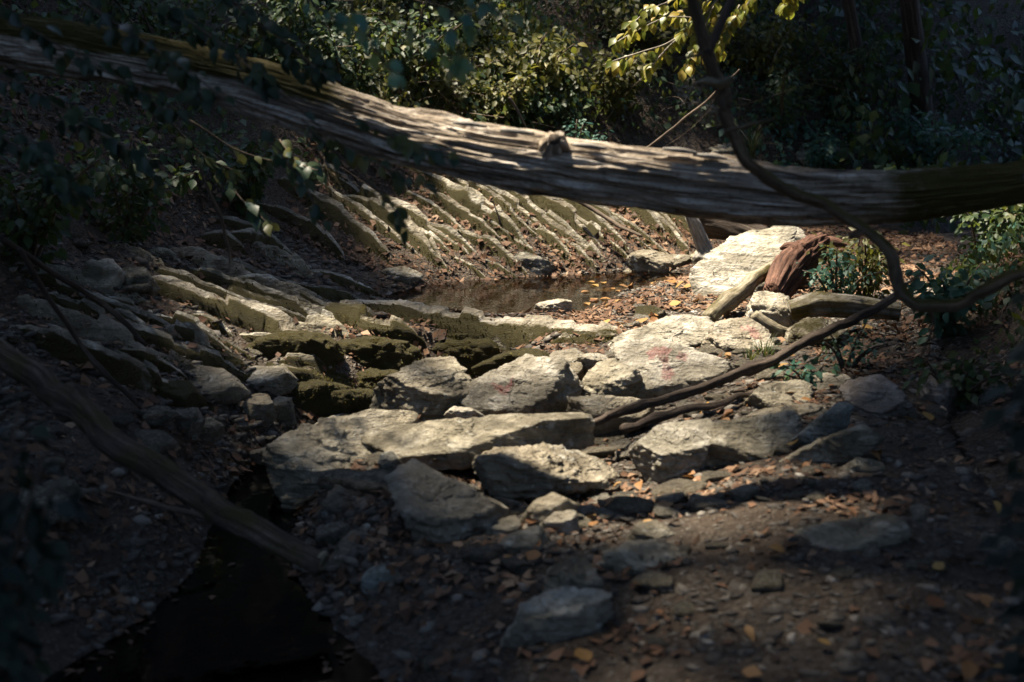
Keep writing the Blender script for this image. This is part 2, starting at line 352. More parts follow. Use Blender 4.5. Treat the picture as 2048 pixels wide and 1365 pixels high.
def water_material(name, tint, rip=.35):
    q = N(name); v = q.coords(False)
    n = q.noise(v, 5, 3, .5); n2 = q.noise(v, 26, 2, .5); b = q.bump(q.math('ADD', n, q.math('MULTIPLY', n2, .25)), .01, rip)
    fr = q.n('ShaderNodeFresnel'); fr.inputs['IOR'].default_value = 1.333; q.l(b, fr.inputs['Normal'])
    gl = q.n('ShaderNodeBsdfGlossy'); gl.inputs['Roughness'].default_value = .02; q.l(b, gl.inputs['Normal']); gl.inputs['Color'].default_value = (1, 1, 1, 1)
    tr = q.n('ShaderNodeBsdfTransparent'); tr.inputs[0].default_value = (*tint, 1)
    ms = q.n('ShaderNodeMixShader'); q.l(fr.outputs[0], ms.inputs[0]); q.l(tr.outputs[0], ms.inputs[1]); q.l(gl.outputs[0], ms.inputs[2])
    return q.done(ms.outputs[0])

M = {}
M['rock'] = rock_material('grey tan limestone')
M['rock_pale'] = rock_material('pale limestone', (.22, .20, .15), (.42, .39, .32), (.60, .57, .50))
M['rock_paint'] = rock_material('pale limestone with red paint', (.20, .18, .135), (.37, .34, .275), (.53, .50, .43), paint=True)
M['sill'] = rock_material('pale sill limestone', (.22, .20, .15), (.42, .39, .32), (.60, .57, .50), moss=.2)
M['rock_moss'] = rock_material('mossy limestone', moss=.50)
M['rock_ledge'] = rock_material('ledge limestone with moss', (.12, .108, .075), (.30, .275, .215), (.54, .51, .43), moss=.33)
M['moss'] = rock_material('deep moss', moss=.68)
M['rock_dark'] = rock_material('dark toned limestone', (.07, .065, .052), (.15, .135, .11), (.27, .25, .21), moss=.2)  # darker tones of the same rock, some moss
M['rock_violet'] = rock_material('mauve grey slate', (.17, .15, .14), (.27, .245, .235), (.38, .355, .345))
M['rock_teal'] = rock_material('teal stained stone', (.13, .14, .12), (.24, .26, .24), (.37, .43, .42))
M['ground'] = ground_material()
M['log'] = wood_material('weathered log wood', (.028, .019, .013), (.30, .245, .185), (.68, .62, .54), moss=1)
M['bark'] = wood_material('dark bark', (.018, .013, .010), (.055, .040, .030), (.13, .10, .075), moss=1)
M['brown_bark'] = wood_material('brown branch bark', (.03, .02, .012), (.10, .072, .045), (.22, .165, .11), moss=1)
M['trunk_bark'] = wood_material('fallen trunk bark', (.018, .013, .010), (.07, .05, .040), (.17, .13, .105), moss=1)
M['grey_wood'] = wood_material('bleached grey wood', (.09, .08, .07), (.27, .25, .22), (.48, .46, .42), moss=1)
M['mossy_wood'] = wood_material('lichen covered wood', (.06, .05, .03), (.22, .19, .13), (.40, .37, .29), moss=1)
M['red_wood'] = wood_material('rotten red wood', (.035, .017, .011), (.12, .058, .038), (.24, .135, .095), freq=2.2, moss=1)
M['twig'] = wood_material('twig bark', (.05, .038, .028), (.12, .09, .065), (.24, .19, .14), moss=1)
M['pale_twig'] = wood_material('pale dry twig', (.16, .14, .11), (.30, .27, .22), (.45, .42, .36), moss=1)
M['leaf_dark'] = leaf_material('dark green leaves', [(.012, .028, .014), (.022, .05, .02), (.04, .07, .022), (.085, .09, .02)], spec=.3, rough=.5)
M['leaf_teal'] = leaf_material('blue green leaves', [(.014, .05, .038), (.025, .085, .062), (.035, .10, .07), (.06, .11, .05)], spec=.3, rough=.5)
M['leaf_olive'] = leaf_material('olive leaves', [(.02, .03, .010), (.05, .055, .013), (.095, .092, .018), (.17, .145, .028)], spec=.3, rough=.5)
M['leaf_yellow'] = leaf_material('yellow green leaves', [(.09, .12, .015), (.16, .17, .02), (.22, .20, .025), (.27, .19, .03)], attrname=None, trans=.4)
M['leaf_sprig'] = leaf_material('blue green sprig leaves', [(.04, .13, .10), (.05, .17, .13), (.09, .17, .09), (.15, .16, .045)], attrname=None)  # base colours raised to stand in for the sky light these leaves catch
M['leaf_shade'] = leaf_material('dark bough leaves', [(.012, .026, .016), (.02, .04, .02), (.035, .05, .02)], attrname=None, spec=.3, trans=.15)
M['leaf_dim'] = leaf_material('dim olive leaves', [(.02, .045, .028), (.035, .06, .03), (.06, .075, .025), (.10, .10, .03)], attrname=None, spec=.35, trans=.25)
M['leaf_black'] = leaf_material('leaves coloured as deep shade', [(.008, .014, .012), (.014, .024, .018), (.022, .032, .016)], spec=.25, rough=.55, trans=.1)  # leaf colours darkened to stand in for deep shade
M['leaf_canopy'] = leaf_material('canopy leaves', [(.02, .045, .012), (.04, .07, .016), (.06, .085, .02)], trans=.2)
M['litter'] = leaf_material('leaf litter', [(.028, .017, .011), (.075, .042, .025), (.125, .068, .04), (.18, .105, .062), (.27, .18, .115)], spec=.2, rough=.7, trans=.12)
M['fallen'] = leaf_material('fallen leaves', [(.13, .06, .028), (.24, .12, .04), (.32, .20, .06), (.20, .10, .05)], spec=.25, rough=.6, trans=.15, attrname=None)
M['moss_tuft'] = leaf_material('moss tufts', [(.02, .02, .006), (.055, .05, .012), (.11, .092, .02), (.17, .135, .035)], spec=.15, rough=.8, trans=.15)
M['grass'] = leaf_material('grass blades', [(.03, .055, .022), (.06, .085, .03), (.12, .115, .045)], spec=.4, attrname='c')
M['pebble'] = None
def pebble_material():
    q = N('pebbles'); c = q.ramp(q.attr('c'), [(0, (.035, .03, .026)), (.4, (.10, .088, .072)), (.8, (.22, .20, .17)), (1, (.42, .40, .36))])
    n = q.noise(q.coords(False), 90, 4, .6); c = q.mix(q.ramp(n, [(.35, .5), (.6, 0.0)]), c, (.05, .042, .035))
    return q.done(q.bsdf(c, .8, q.bump(n, .006, .8), .3))
M['pebble'] = pebble_material()
M['pool'] = water_material('pool water', (.42, .33, .22))
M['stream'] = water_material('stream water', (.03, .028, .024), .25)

# ------------------------------------------------------------------ ground and water
def build_ground():
    xs = np.concatenate([np.linspace(-60, -6, 46)[:-1], np.linspace(-6, 7, 250), np.linspace(7, 60, 46)[1:]])
    ys = np.concatenate([np.linspace(-40, 2.4, 42)[:-1], np.linspace(2.4, 16, 290), np.linspace(16, 80, 46)[1:]])
    X, Y = np.meshgrid(xs, ys); Z = height(X.ravel(), Y.ravel()).reshape(X.shape)
    V = np.stack([X, Y, Z], 2).reshape(-1, 3); nx, ny = len(xs), len(ys)
    i = np.arange(nx*ny).reshape(ny, nx); F = np.stack([i[:-1, :-1], i[:-1, 1:], i[1:, 1:], i[1:, :-1]], 2).reshape(-1, 4)
    tag(link('ground', mesh_np('ground', V, F), M['ground']), 'dark brown earth and gravel of the wooded gorge and its banks', 'ground', kind='structure')
build_ground()
def sheet(name, pts, z, mat, label):
    me = bpy.data.meshes.new(name); me.from_pydata([(x, y, z) for x, y in pts], [], [list(range(len(pts)))])
    tag(link(name, me, mat), label, 'water', kind='structure')
POOL_Z, STREAM_Z = 0.0, -.26
sheet('pool_water', [(-1.7, 9.75), (-.2, 9.55), (1.0, 9.75), (2.2, 11.0), (2.4, 12.6), (-1.7, 11.9)], POOL_Z, M['pool'], 'still brown pool mirroring the rock ribs of the far bank')
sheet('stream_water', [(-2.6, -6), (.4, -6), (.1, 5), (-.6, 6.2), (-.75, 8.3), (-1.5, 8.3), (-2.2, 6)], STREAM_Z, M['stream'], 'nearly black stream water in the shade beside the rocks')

# ------------------------------------------------------------------ rocks
ANCH = []   # (picture x, picture y, label) of the rocks that can be named
PENDING = {}
ORD = ['nearest', 'second nearest', 'third nearest', 'fourth nearest', 'fifth nearest', 'sixth nearest', 'seventh nearest', 'eighth nearest', 'ninth nearest', 'tenth nearest', 'eleventh nearest', 'twelfth nearest', 'thirteenth nearest']
def proj(p):
    d = np.asarray(p, float)-CAMP; zf = d@AX_F; return 1024+FPX*(d@AX_R)/zf, 682.5-FPX*(d@AX_U)/zf
def by_anchor(o, p, what):
    u, v = proj(p); k = min(range(len(ANCH)), key=lambda i: math.hypot(ANCH[i][0]-u, (ANCH[i][1]-v)*1.6)+70*sum(1 for w_ in PENDING.get((i, what), ())))
    PENDING.setdefault((k, what), []).append((math.hypot(ANCH[k][0]-u, ANCH[k][1]-v), o))
def name_pending():
    for (k, what), lst in PENDING.items():
        for j, (d, o) in enumerate(sorted(lst, key=lambda t: t[0])): o['label'] = ' '.join((what+' '+(ORD[j] if j < len(ORD) else 'number %d in distance' % (j+1))+' to the '+ANCH[k][2]).split()[:16])
_ICO = {}
def ico(sub):
    if sub not in _ICO:
        bm = bmesh.new(); bmesh.ops.create_icosphere(bm, subdivisions=sub, radius=1)
        V = np.array([v.co[:] for v in bm.verts]); F = np.array([[v.index for v in f.verts] for f in bm.faces]); bm.free(); _ICO[sub] = (V, F)
    return _ICO[sub]
def hull(pts):
    pts = sorted(set(map(tuple, pts)))
    def half(ps):
        h = []
        for p in ps:
            while len(h) > 1 and (h[-1][0]-h[-2][0])*(p[1]-h[-2][1])-(h[-1][1]-h[-2][1])*(p[0]-h[-2][0]) <= 0: h.pop()
            h.append(p)
        return h
    a, b = half(pts), half(pts[::-1]); return a[:-1]+b[:-1]
def rock_verts(planes, ext, sub, seed, amp=.05, p=14, layers=.0, size=None):
    p = p*4 if p > 8 else p
    D, F = ico(sub); D = D*np.asarray(ext); D = D/np.linalg.norm(D, axis=1, keepdims=True)
    inv = np.zeros(len(D))
    for n, d in planes:
        n = np.asarray(n, float); n = n/np.linalg.norm(n); inv += (np.maximum(D@n, 0)/max(d, 1e-3))**p
    r = np.maximum(inv, 1e-9)**(-1/p); V = D*r[:, None]
    s = size or float(np.mean(ext)); Q = V/s
    f1 = fbm(Q*1.5+seed*.7, 3, seed+41); f1 = f1+.12*noise(Q*9, seed+3); ter = np.round(f1*4.5)/4.5
    cre = np.minimum(np.abs(fbm(Q*1.3+seed*1.9, 2, seed+31))*5, 1)
    k = (0 if amp < .03 else ter*1.1)+fbm(Q*1.1+seed*3.7, 3, seed)*.22-(1-cre)**2*.65+ridged(Q*2.6+seed, 4, seed+5)*.75+fbm(Q*7+seed, 5, seed+9, .68)*(.4 if amp < .03 else .95)
    V = V + D*(k*amp*1.5*s)[:, None]
    if layers:
        b = np.array([.25, .93, -.25]); t = (V@b)/s*5+fbm(Q*1.5, 2, seed+2)*1.2; saw = t-np.floor(t)
        V = V + D*((np.abs(saw-.5)*2)**2*layers*s*-1)[:, None]
    return V, F
def rock(name, poly, label, mat='rock', cat='boulder', D=None, tau=12, lean=8, Y=None, sub=5, seed=None, amp=.055, p=14, cuts=8, layers=.05, paint=None, group=None, topx=0.0, sink=0.0, down=.12):
    """A rock from its outline: the outline gives the side planes, D its half depth, tau how far the top tips to the viewer."""
    seed = seed if seed is not None else (abs(hash(tuple(poly))) % 9973 if False else int(sum(a*7+b*13 for a, b in poly)) % 9973)
    rs = np.random.default_rng(seed)
    H = hull(poly)
    while len(H) > 8 and p > 8:   # keep the outline angular
        def turn(i):
            a, b, c = H[i-1], H[i], H[(i+1) % len(H)]; return abs((b[0]-a[0])*(c[1]-a[1])-(b[1]-a[1])*(c[0]-a[0]))
        H.pop(min(range(len(H)), key=turn))
    cx = np.mean([a for a, b in H]); cy_ = np.mean([b for a, b in H])
    by = max(b for a, b in H); bx = np.mean([a for a, b in H if b > by-12])
    wpx = max(a for a, b in H)-min(a for a, b in H); hpx = by-min(b for a, b in H)
    if Y is None:
        g = G(bx, by-2); Y = g[1]
        s0 = Y/FPX; DD = D if D else .42*min(wpx, hpx*2.2)*s0
        Y = Y+DD*.75
    if D and tau < 50: D *= .8
    s = Y/FPX/math.cos(PITCH)*1.0; DD = D if D else .42*min(wpx, hpx*2.2)*s
    C = at(cx, cy_, Y); planes = []
    L = [((a-cx)*s, (cy_-b)*s) for a, b in H]; n = len(L)
    area = sum(L[i][0]*L[(i+1) % n][1]-L[(i+1) % n][0]*L[i][1] for i in range(n)); sg = 1 if area > 0 else -1
    for i in range(n):
        (x1, y1), (x2, y2) = L[i], L[(i+1) % n]; nx, ny = (y2-y1)*sg, -(x2-x1)*sg; l = math.hypot(nx, ny)
        if l < 1e-6: continue
        nx, ny = nx/l, ny/l; planes.append(((nx, ny, rs.uniform(-.12, .22)), max((x1*nx+y1*ny), .01)*1.09+max(-ny-.3, 0)*down))
    top = max(y for x, y in L); bot = min(y for x, y in L); wid = max(abs(x) for x, y in L)
    # top face: world up tipped to the viewer
    t = math.radians(tau*.4-12); up = np.array([topx, -math.sin(t), math.cos(t)]); nl = np.array([up@AX_R, up@AX_U, up@AX_F]); nl /= np.linalg.norm(nl)
    pt = np.array([0, top*1.08, DD*.55]); planes.append((tuple(nl), max(nl@pt, .02)))
    if p > 8:
        n2 = nl+np.array([rs.uniform(-.35, .35), 0, -rs.uniform(.2, .6)]); n2 /= np.linalg.norm(n2); planes.append((tuple(n2), max(n2@pt, .02)*rs.uniform(.9, 1.0)))
    planes.append(((0, 0, 1), DD)); a = math.radians(lean-12)
    planes.append(((rs.uniform(-.25, .25), math.sin(a), -math.cos(a)), DD*.95))
    for k in range(cuts):
        th = rs.uniform(-1.25, 1.25); el = rs.uniform(-.55, .3); nv = np.array([math.sin(th)*math.cos(el), math.sin(el), -math.cos(th)*math.cos(el)])
        sup = math.sqrt((nv[0]*wid)**2+(nv[1]*(top-bot)/2)**2+(nv[2]*DD)**2); planes.append((nv, sup*rs.uniform(.84, 1.0)))
    V, F = rock_verts(planes, (wid, (top-bot)/2, DD), sub, seed, amp, p, layers, size=(wid*(top-bot)/2*DD)**(1/3)*1.15)
    W = V[:, :1]*AX_R+V[:, 1:2]*AX_U+V[:, 2:3]*AX_F
    W[:, 2] -= sink
    me = mesh_np(name, W, F); o = link(name, me, M[mat], loc=C); tag(o, label, cat, group)
    ANCH.append((cx, cy_, label.split(',')[0]))
    if paint:
        d = W+C-CAMP; zf = d@AX_F; U = 1024+FPX*(d@AX_R)/zf; Vv = 682.5-FPX*(d@AX_U)/zf
        U = U+4*noise(W*30, 3); Vv = Vv+4*noise(W*30, 8); msk = np.zeros(len(W))
        front = (V[:, 2] < DD*.5)
        for pl in paint:
            ins = inside(U, Vv, np.array(pl, float)); msk = np.maximum(msk, ins & front)
        attr(me, 'paint', msk)
    return o

# --- the heap of boulders in the middle
rock('boulder', [(757, 806), (775, 762), (815, 735), (850, 718), (885, 713), (920, 738), (935, 765), (935, 795), (900, 818), (850, 815)], 'rounded grey boulder with a dark diagonal crack, left of the red-marked boulder', tau=20, seed=21, sub=6, D=.28)
rock('boulder', [(938, 795), (950, 762), (985, 735), (1045, 710), (1110, 722), (1147, 765), (1146, 795), (1110, 815), (1030, 830), (960, 826)], 'pale angular boulder with a small red painted triangle', 'rock_paint', tau=28, seed=5, sub=6, D=.32, paint=[[(985, 770), (1000, 768), (1015, 772), (1022, 757), (1026, 757), (1020, 785), (1008, 795), (1000, 790)]])
rock('rock_slab', [(725, 867), (745, 853), (790, 843), (1000, 831), (1150, 827), (1172, 845), (1170, 884), (1060, 905), (1000, 914), (850, 923), (790, 905), (745, 885)], 'long pale flat slab lying across the middle of the rock heap', 'rock', 'rock slab', tau=14, seed=8, sub=6, D=.26, lean=18, p=18, layers=.03, down=.02)
rock('boulder', [(546, 910), (580, 870), (640, 838), (740, 815), (820, 815), (800, 855), (745, 890), (720, 950), (650, 995), (610, 1000), (560, 955)], 'big brown boulder leaning at the left end of the long slab', 'rock', tau=26, seed=13, sub=6, D=.34, lean=-12)
rock('boulder', [(660, 845), (700, 818), (770, 797), (845, 795), (870, 818), (840, 840), (720, 850)], 'low rounded rock behind the left end of the long slab', 'rock', tau=20, seed=3, D=.2)
rock('boulder', [(955, 925), (975, 908), (1060, 895), (1180, 893), (1222, 930), (1226, 950), (1150, 968), (1040, 980), (985, 976), (962, 955)], 'knobbly layered block below the right end of the long slab', 'rock', tau=10, seed=31, sub=6, D=.22, amp=.10, layers=.06, down=.04)
rock('boulder', [(785, 955), (808, 926), (850, 935), (930, 985), (1012, 1022), (985, 1037), (900, 1086), (850, 1068), (822, 1012)], 'angular boulder with a pale ridge tilted down to the right, below the long slab', 'rock_pale', tau=32, seed=17, sub=6, D=.26, lean=-15, topx=.25)
rock('boulder', [(640, 1036), (655, 1000), (682, 955), (720, 945), (790, 962), (822, 1000), (800, 1022), (720, 1035)], 'dark shaded boulder wedged under the big brown boulder', 'rock_dark', tau=10, seed=2, D=.22)
rock('boulder', [(668, 1107), (690, 1075), (770, 1038), (822, 1042), (800, 1072), (752, 1125), (690, 1132)], 'dark wedge-shaped boulder with a sloping flat top above the round stone', 'rock_dark', tau=36, seed=44, D=.2)
rock('boulder', [(717, 1170), (728, 1142), (770, 1124), (803, 1138), (817, 1168), (803, 1190), (745, 1203), (720, 1192)], 'smooth round stone with a bluish cheek at the edge of the dark water', 'rock_teal', 'stone', tau=8, seed=6, D=.13, p=5, amp=.025, cuts=1, layers=0)
rock('stone', [(755, 935), (762, 910), (785, 905), (800, 925), (785, 940)], 'small bluish stone under the left tip of the long slab', 'rock_teal', 'stone', D=.06, sub=4)
rock('boulder', [(1236, 700), (1262, 680), (1300, 674), (1345, 690), (1420, 712), (1477, 735), (1476, 752), (1420, 768), (1365, 781), (1290, 770), (1245, 740)], 'large pale boulder with a broad red painted mark above the fallen branch', 'rock_paint', tau=30, seed=19, sub=6, D=.34, lean=24, paint=[[(1294, 702), (1320, 692), (1345, 696), (1348, 706), (1336, 712), (1340, 735), (1352, 745), (1340, 762), (1326, 754), (1324, 725), (1312, 712), (1298, 722)], [(1355, 703), (1378, 708), (1372, 722), (1352, 714)]])
rock('boulder', [(1160, 778), (1188, 735), (1230, 722), (1262, 738), (1284, 768), (1286, 797), (1220, 802), (1165, 800)], 'brownish blocky rock at the left foot of the broad red-marked boulder', 'rock', tau=24, seed=9, D=.18)
rock('rock_slab', [(1138, 830), (1148, 797), (1230, 790), (1300, 792), (1305, 815), (1240, 838), (1160, 842)], 'low earthy slab under the left end of the fallen branch', 'rock', 'rock slab', tau=24, seed=28, D=.16)
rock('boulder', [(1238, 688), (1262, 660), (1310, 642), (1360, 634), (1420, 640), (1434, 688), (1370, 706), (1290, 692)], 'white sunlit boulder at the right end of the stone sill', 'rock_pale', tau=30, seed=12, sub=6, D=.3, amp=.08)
rock('boulder', [(1404, 696), (1440, 648), (1500, 640), (1542, 668), (1534, 697), (1462, 707)], 'pale boulder with a faint red smear right of the white sunlit boulder', 'rock_paint', tau=30, seed=22, sub=6, D=.24, paint=[[(1478, 652), (1500, 650), (1522, 668), (1525, 682), (1508, 678), (1496, 664), (1484, 662)]])
rock('boulder', [(1410, 700), (1432, 676), (1455, 670), (1482, 688), (1510, 704), (1480, 714), (1420, 712)], 'brown dark wedge of rock below the faint red smear', 'rock_dark', tau=10, seed=25, D=.1, Y=8.55)
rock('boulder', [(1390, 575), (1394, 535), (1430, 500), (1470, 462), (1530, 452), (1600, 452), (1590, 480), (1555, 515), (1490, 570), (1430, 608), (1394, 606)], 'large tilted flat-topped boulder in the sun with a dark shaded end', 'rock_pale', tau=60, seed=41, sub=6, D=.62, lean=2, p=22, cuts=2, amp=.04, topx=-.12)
rock('boulder', [(1530, 470), (1560, 448), (1605, 450), (1612, 478), (1560, 505)], 'weathered block behind the tilted boulder beside the red rotten log', 'rock_pale', seed=61, D=.2, Y=11.4)
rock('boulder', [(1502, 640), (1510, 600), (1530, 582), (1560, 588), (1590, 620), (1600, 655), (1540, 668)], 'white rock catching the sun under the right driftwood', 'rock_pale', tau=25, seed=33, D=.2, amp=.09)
rock('boulder', [(1575, 690), (1590, 655), (1625, 632), (1665, 640), (1690, 675), (1640, 700)], 'mossy shaded rock below the right driftwood', 'rock_moss', tau=10, seed=35, D=.2)
# --- right side of the path
rock('boulder', [(1272, 897), (1290, 878), (1330, 855), (1420, 847), (1432, 868), (1402, 915), (1340, 930), (1295, 933), (1276, 918)], 'pale flat-topped rock on the path, nearest the left of the right row', 'rock_pale', tau=26, seed=51, sub=6, D=.2, p=20)
rock('boulder', [(1406, 902), (1440, 848), (1520, 832), (1612, 828), (1602, 880), (1540, 908), (1445, 918)], 'grey brown rock touching the pale flat-topped rock on the path', 'rock', tau=26, seed=53, sub=6, D=.24)
rock('boulder', [(1490, 806), (1530, 770), (1590, 758), (1622, 772), (1612, 800), (1530, 822)], 'pitted grey rock at the right bank, below the fallen branch', 'rock', tau=24, seed=55, D=.2)
rock('boulder', [(1588, 768), (1640, 746), (1690, 750), (1694, 776), (1625, 788)], 'dark flat rock against the right bank behind the pitted grey rock', 'rock_dark', tau=18, seed=57, D=.18)
rock('rock_slab', [(1500, 835), (1560, 812), (1615, 806), (1640, 815), (1610, 838), (1530, 845)], 'low buried slab between the pitted rock and the grey brown rock', 'rock', 'rock slab', tau=20, seed=58, D=.14)
rock('boulder', [(1694, 776), (1718, 756), (1760, 749), (1800, 783), (1817, 815), (1792, 841), (1750, 838), (1710, 802)], 'mauve grey block with a ledge across its face on the right bank', 'rock_violet', tau=42, seed=59, sub=6, D=.2, layers=.05)
rock('boulder', [(1580, 885), (1680, 805), (1705, 812), (1690, 838), (1610, 898), (1585, 900)], 'narrow grey bluish rock leaning up towards the mauve block', 'rock_teal', tau=30, seed=62, D=.07)
rock('stone', [(1560, 925), (1640, 880), (1720, 850), (1740, 862), (1660, 905), (1580, 935)], 'low ridge of rock running along the foot of the right bank', 'rock', 'rock', tau=30, seed=63, D=.08)
rock('boulder', [(1615, 1070), (1700, 1045), (1790, 1033), (1804, 1050), (1760, 1080), (1700, 1100), (1660, 1108)], 'flat grey rock alone on the dark right side of the path', 'rock', tau=34, seed=65, sub=5, D=.14)
rock('stone', [(1686, 935), (1720, 915), (1765, 925), (1770, 945), (1700, 950)], 'half buried stone near the mauve block', 'rock', 'stone', tau=30, seed=66, D=.09, sub=4)
rock('boulder', [(1850, 790), (1870, 752), (1905, 762), (1915, 800), (1870, 812)], 'dim grey stone in the ivy at the far right edge', 'rock_violet', 'stone', seed=67, D=.12, sub=4)
# --- foreground bottom
rock('boulder', [(1005, 1290), (1050, 1215), (1120, 1178), (1215, 1190), (1225, 1225), (1150, 1275), (1040, 1310)], 'blurred foreground boulder at the bottom centre, nearest the viewer', 'rock_pale', tau=20, seed=71, D=.10, amp=.1)
rock('boulder', [(1085, 1215), (1100, 1150), (1150, 1120), (1190, 1130), (1200, 1180), (1150, 1230)], 'blurred hollowed rock right behind the bottom centre boulder', 'rock', tau=20, seed=73, D=.12, amp=.1)
rock('boulder', [(1185, 1150), (1220, 1105), (1330, 1084), (1368, 1105), (1350, 1130), (1240, 1160)], 'blurred rock with a notched top on the near path', 'rock', tau=24, seed=75, D=.11, amp=.1)
rock('boulder', [(1255, 1080), (1275, 1050), (1310, 1043), (1352, 1072), (1330, 1090), (1270, 1096)], 'small wedge rock just behind the notched rock', 'rock', tau=24, seed=77, D=.1)
rock('stone', [(963, 1062), (1000, 1042), (1035, 1035), (1040, 1052), (1000, 1070)], 'small flat stone under the tilted ridge boulder, leftmost of three', 'rock', 'stone', seed=81, D=.08, sub=4)
rock('stone', [(1038, 1045), (1070, 1005), (1110, 990), (1132, 1000), (1090, 1035)], 'small upright stone, middle of three beside the ridge boulder', 'rock', 'stone', seed=83, D=.07, sub=4)
rock('boulder', [(990, 1105), (1010, 1075), (1080, 1053), (1092, 1070), (1070, 1100), (1020, 1116)], 'rounded flat stone lowest in front of the ridge boulder', 'rock', 'stone', seed=85, D=.1, sub=4)
rock('stone', [(1082, 1050), (1110, 1025), (1150, 1022), (1155, 1045), (1110, 1060)], 'pale little stone, rightmost of three beside the ridge boulder', 'rock_pale', 'stone', seed=87, D=.07, sub=4)
# --- stones behind the heap
rock('stone', [(1092, 728), (1110, 702), (1150, 696), (1172, 712), (1160, 730), (1110, 735)], 'white stone next to the black trickle of water', 'rock_pale', 'stone', seed=91, D=.12, sub=4)
rock('stone', [(1148, 722), (1170, 710), (1212, 706), (1216, 722), (1175, 730)], 'flat cream stone resting left of the broad red-marked boulder', 'rock_pale', 'stone', seed=92, D=.1, sub=4, Y=8.2)
rock('stone', [(1112, 750), (1130, 728), (1160, 725), (1166, 750), (1140, 758)], 'tan stone behind the right shoulder of the red triangle boulder', 'rock', 'stone', seed=93, D=.1, sub=4)
rock('stone', [(1160, 742), (1185, 722), (1240, 716), (1240, 738), (1190, 748)], 'cream stone between the two red-marked boulders', 'rock_pale', 'stone', seed=94, D=.1, sub=4)
rock('stone', [(895, 825), (910, 812), (945, 818), (965, 832), (920, 836)], 'white chip of stone in the gap behind the long slab', 'rock_pale', 'stone', seed=95, D=.06, sub=4)
rock('stone', [(955, 760), (985, 740), (1000, 748), (975, 775)], 'small brown stone between the rounded boulder and the red triangle boulder', 'rock', 'stone', seed=96, D=.06, sub=4)
rock('stone', [(720, 622), (735, 608), (765, 604), (788, 620), (760, 627)], 'bright white stone sitting on the stone sill by the pool', 'rock_pale', 'stone', seed=97, D=.11, sub=4)
rock('stone', [(1065, 625), (1080, 605), (1110, 598), (1140, 604), (1140, 618), (1090, 632)], 'low sunlit stone standing in the pool', 'rock_pale', 'stone', seed=98, D=.1, sub=5, layers=.05)
rock('rock_slab', [(1150, 584), (1175, 574), (1240, 569), (1262, 576), (1215, 588)], 'thin flat slab at the waterline of the gravel bar', 'rock_pale', 'rock slab', seed=99, D=.12, sub=4)
rock('boulder', [(1250, 540), (1268, 508), (1310, 498), (1345, 510), (1350, 535), (1300, 546)], 'rounded boulder at the far head of the pool', 'rock', seed=101, D=.2)
rock('boulder', [(1318, 532), (1345, 510), (1388, 512), (1388, 532), (1335, 542)], 'smaller boulder beside the rounded one at the head of the pool', 'rock', seed=103, D=.16)
rock('rock_slab', [(1190, 555), (1198, 541), (1255, 537), (1262, 548), (1240, 558)], 'flat ledge stone at the far water edge', 'rock', 'rock slab', seed=105, D=.14, sub=4)
rock('boulder', [(1372, 528), (1392, 502), (1425, 498), (1432, 520), (1400, 535)], 'small boulder at the foot of the bleached stump', 'rock', seed=107, D=.14, sub=4)
rock('rock_slab', [(1290, 565), (1330, 548), (1395, 540), (1398, 555), (1340, 565)], 'sunlit slab end lying against the tilted boulder', 'rock_pale', 'rock slab', seed=109, D=.16, sub=4)
rock('stone', [(1270, 640), (1280, 615), (1310, 612), (1335, 630), (1320, 642)], 'small dark-sided rock on the gravel bar', 'rock_moss', 'stone', seed=111, D=.1, sub=4)
rock('boulder', [(755, 560), (770, 540), (810, 532), (832, 545), (815, 562)], 'low brown rock at the left corner of the pool', 'rock', seed=113, D=.12, sub=4)
rock('boulder', [(1005, 540), (1015, 512), (1040, 500), (1065, 512), (1120, 545), (1100, 552), (1030, 550)], 'dark wet boulder with pale crown on the far water edge', 'rock_ledge', seed=115, D=.16)
# --- moss humps below the sill
MOSSY = []
for i, (pl, lab) in enumerate([
    ([(480, 712), (520, 680), (570, 664), (640, 672), (680, 700), (660, 735), (560, 742)], 'low moss hump at the lower end of the long left ledge'),
    ([(620, 730), (660, 690), (720, 676), (800, 678), (836, 705), (800, 748), (700, 752)], 'dark mossy hump in the middle below the stone sill'),
    ([(835, 735), (860, 692), (920, 675), (1000, 688), (1065, 722), (1040, 745), (900, 748)], 'wide rounded moss hump behind the rounded grey boulder'),
    ([(980, 725), (1030, 700), (1085, 705), (1100, 730), (1040, 745)], 'small moss hump left of the black trickle'),
    ([(850, 690), (880, 665), (960, 662), (990, 680), (940, 692)], 'flat moss cushion tucked under the stone sill'),
    ([(690, 775), (720, 745), (790, 740), (800, 765), (740, 785)], 'dark moss rock left of the rounded grey boulder'),
    ([(625, 835), (650, 785), (720, 775), (745, 800), (700, 830), (650, 850)], 'black mossy rock beside the dark channel'),
    ([(545, 800), (570, 770), (640, 762), (690, 775), (660, 800), (590, 812)], 'mossy flat rock topped with dry leaves above the dark channel')]):
    MOSSY.append((1800, rock('mossy_rock', pl, lab, 'moss', 'mossy rock', seed=120+i, D=.2, p=7, amp=.085, cuts=3, layers=0), None))
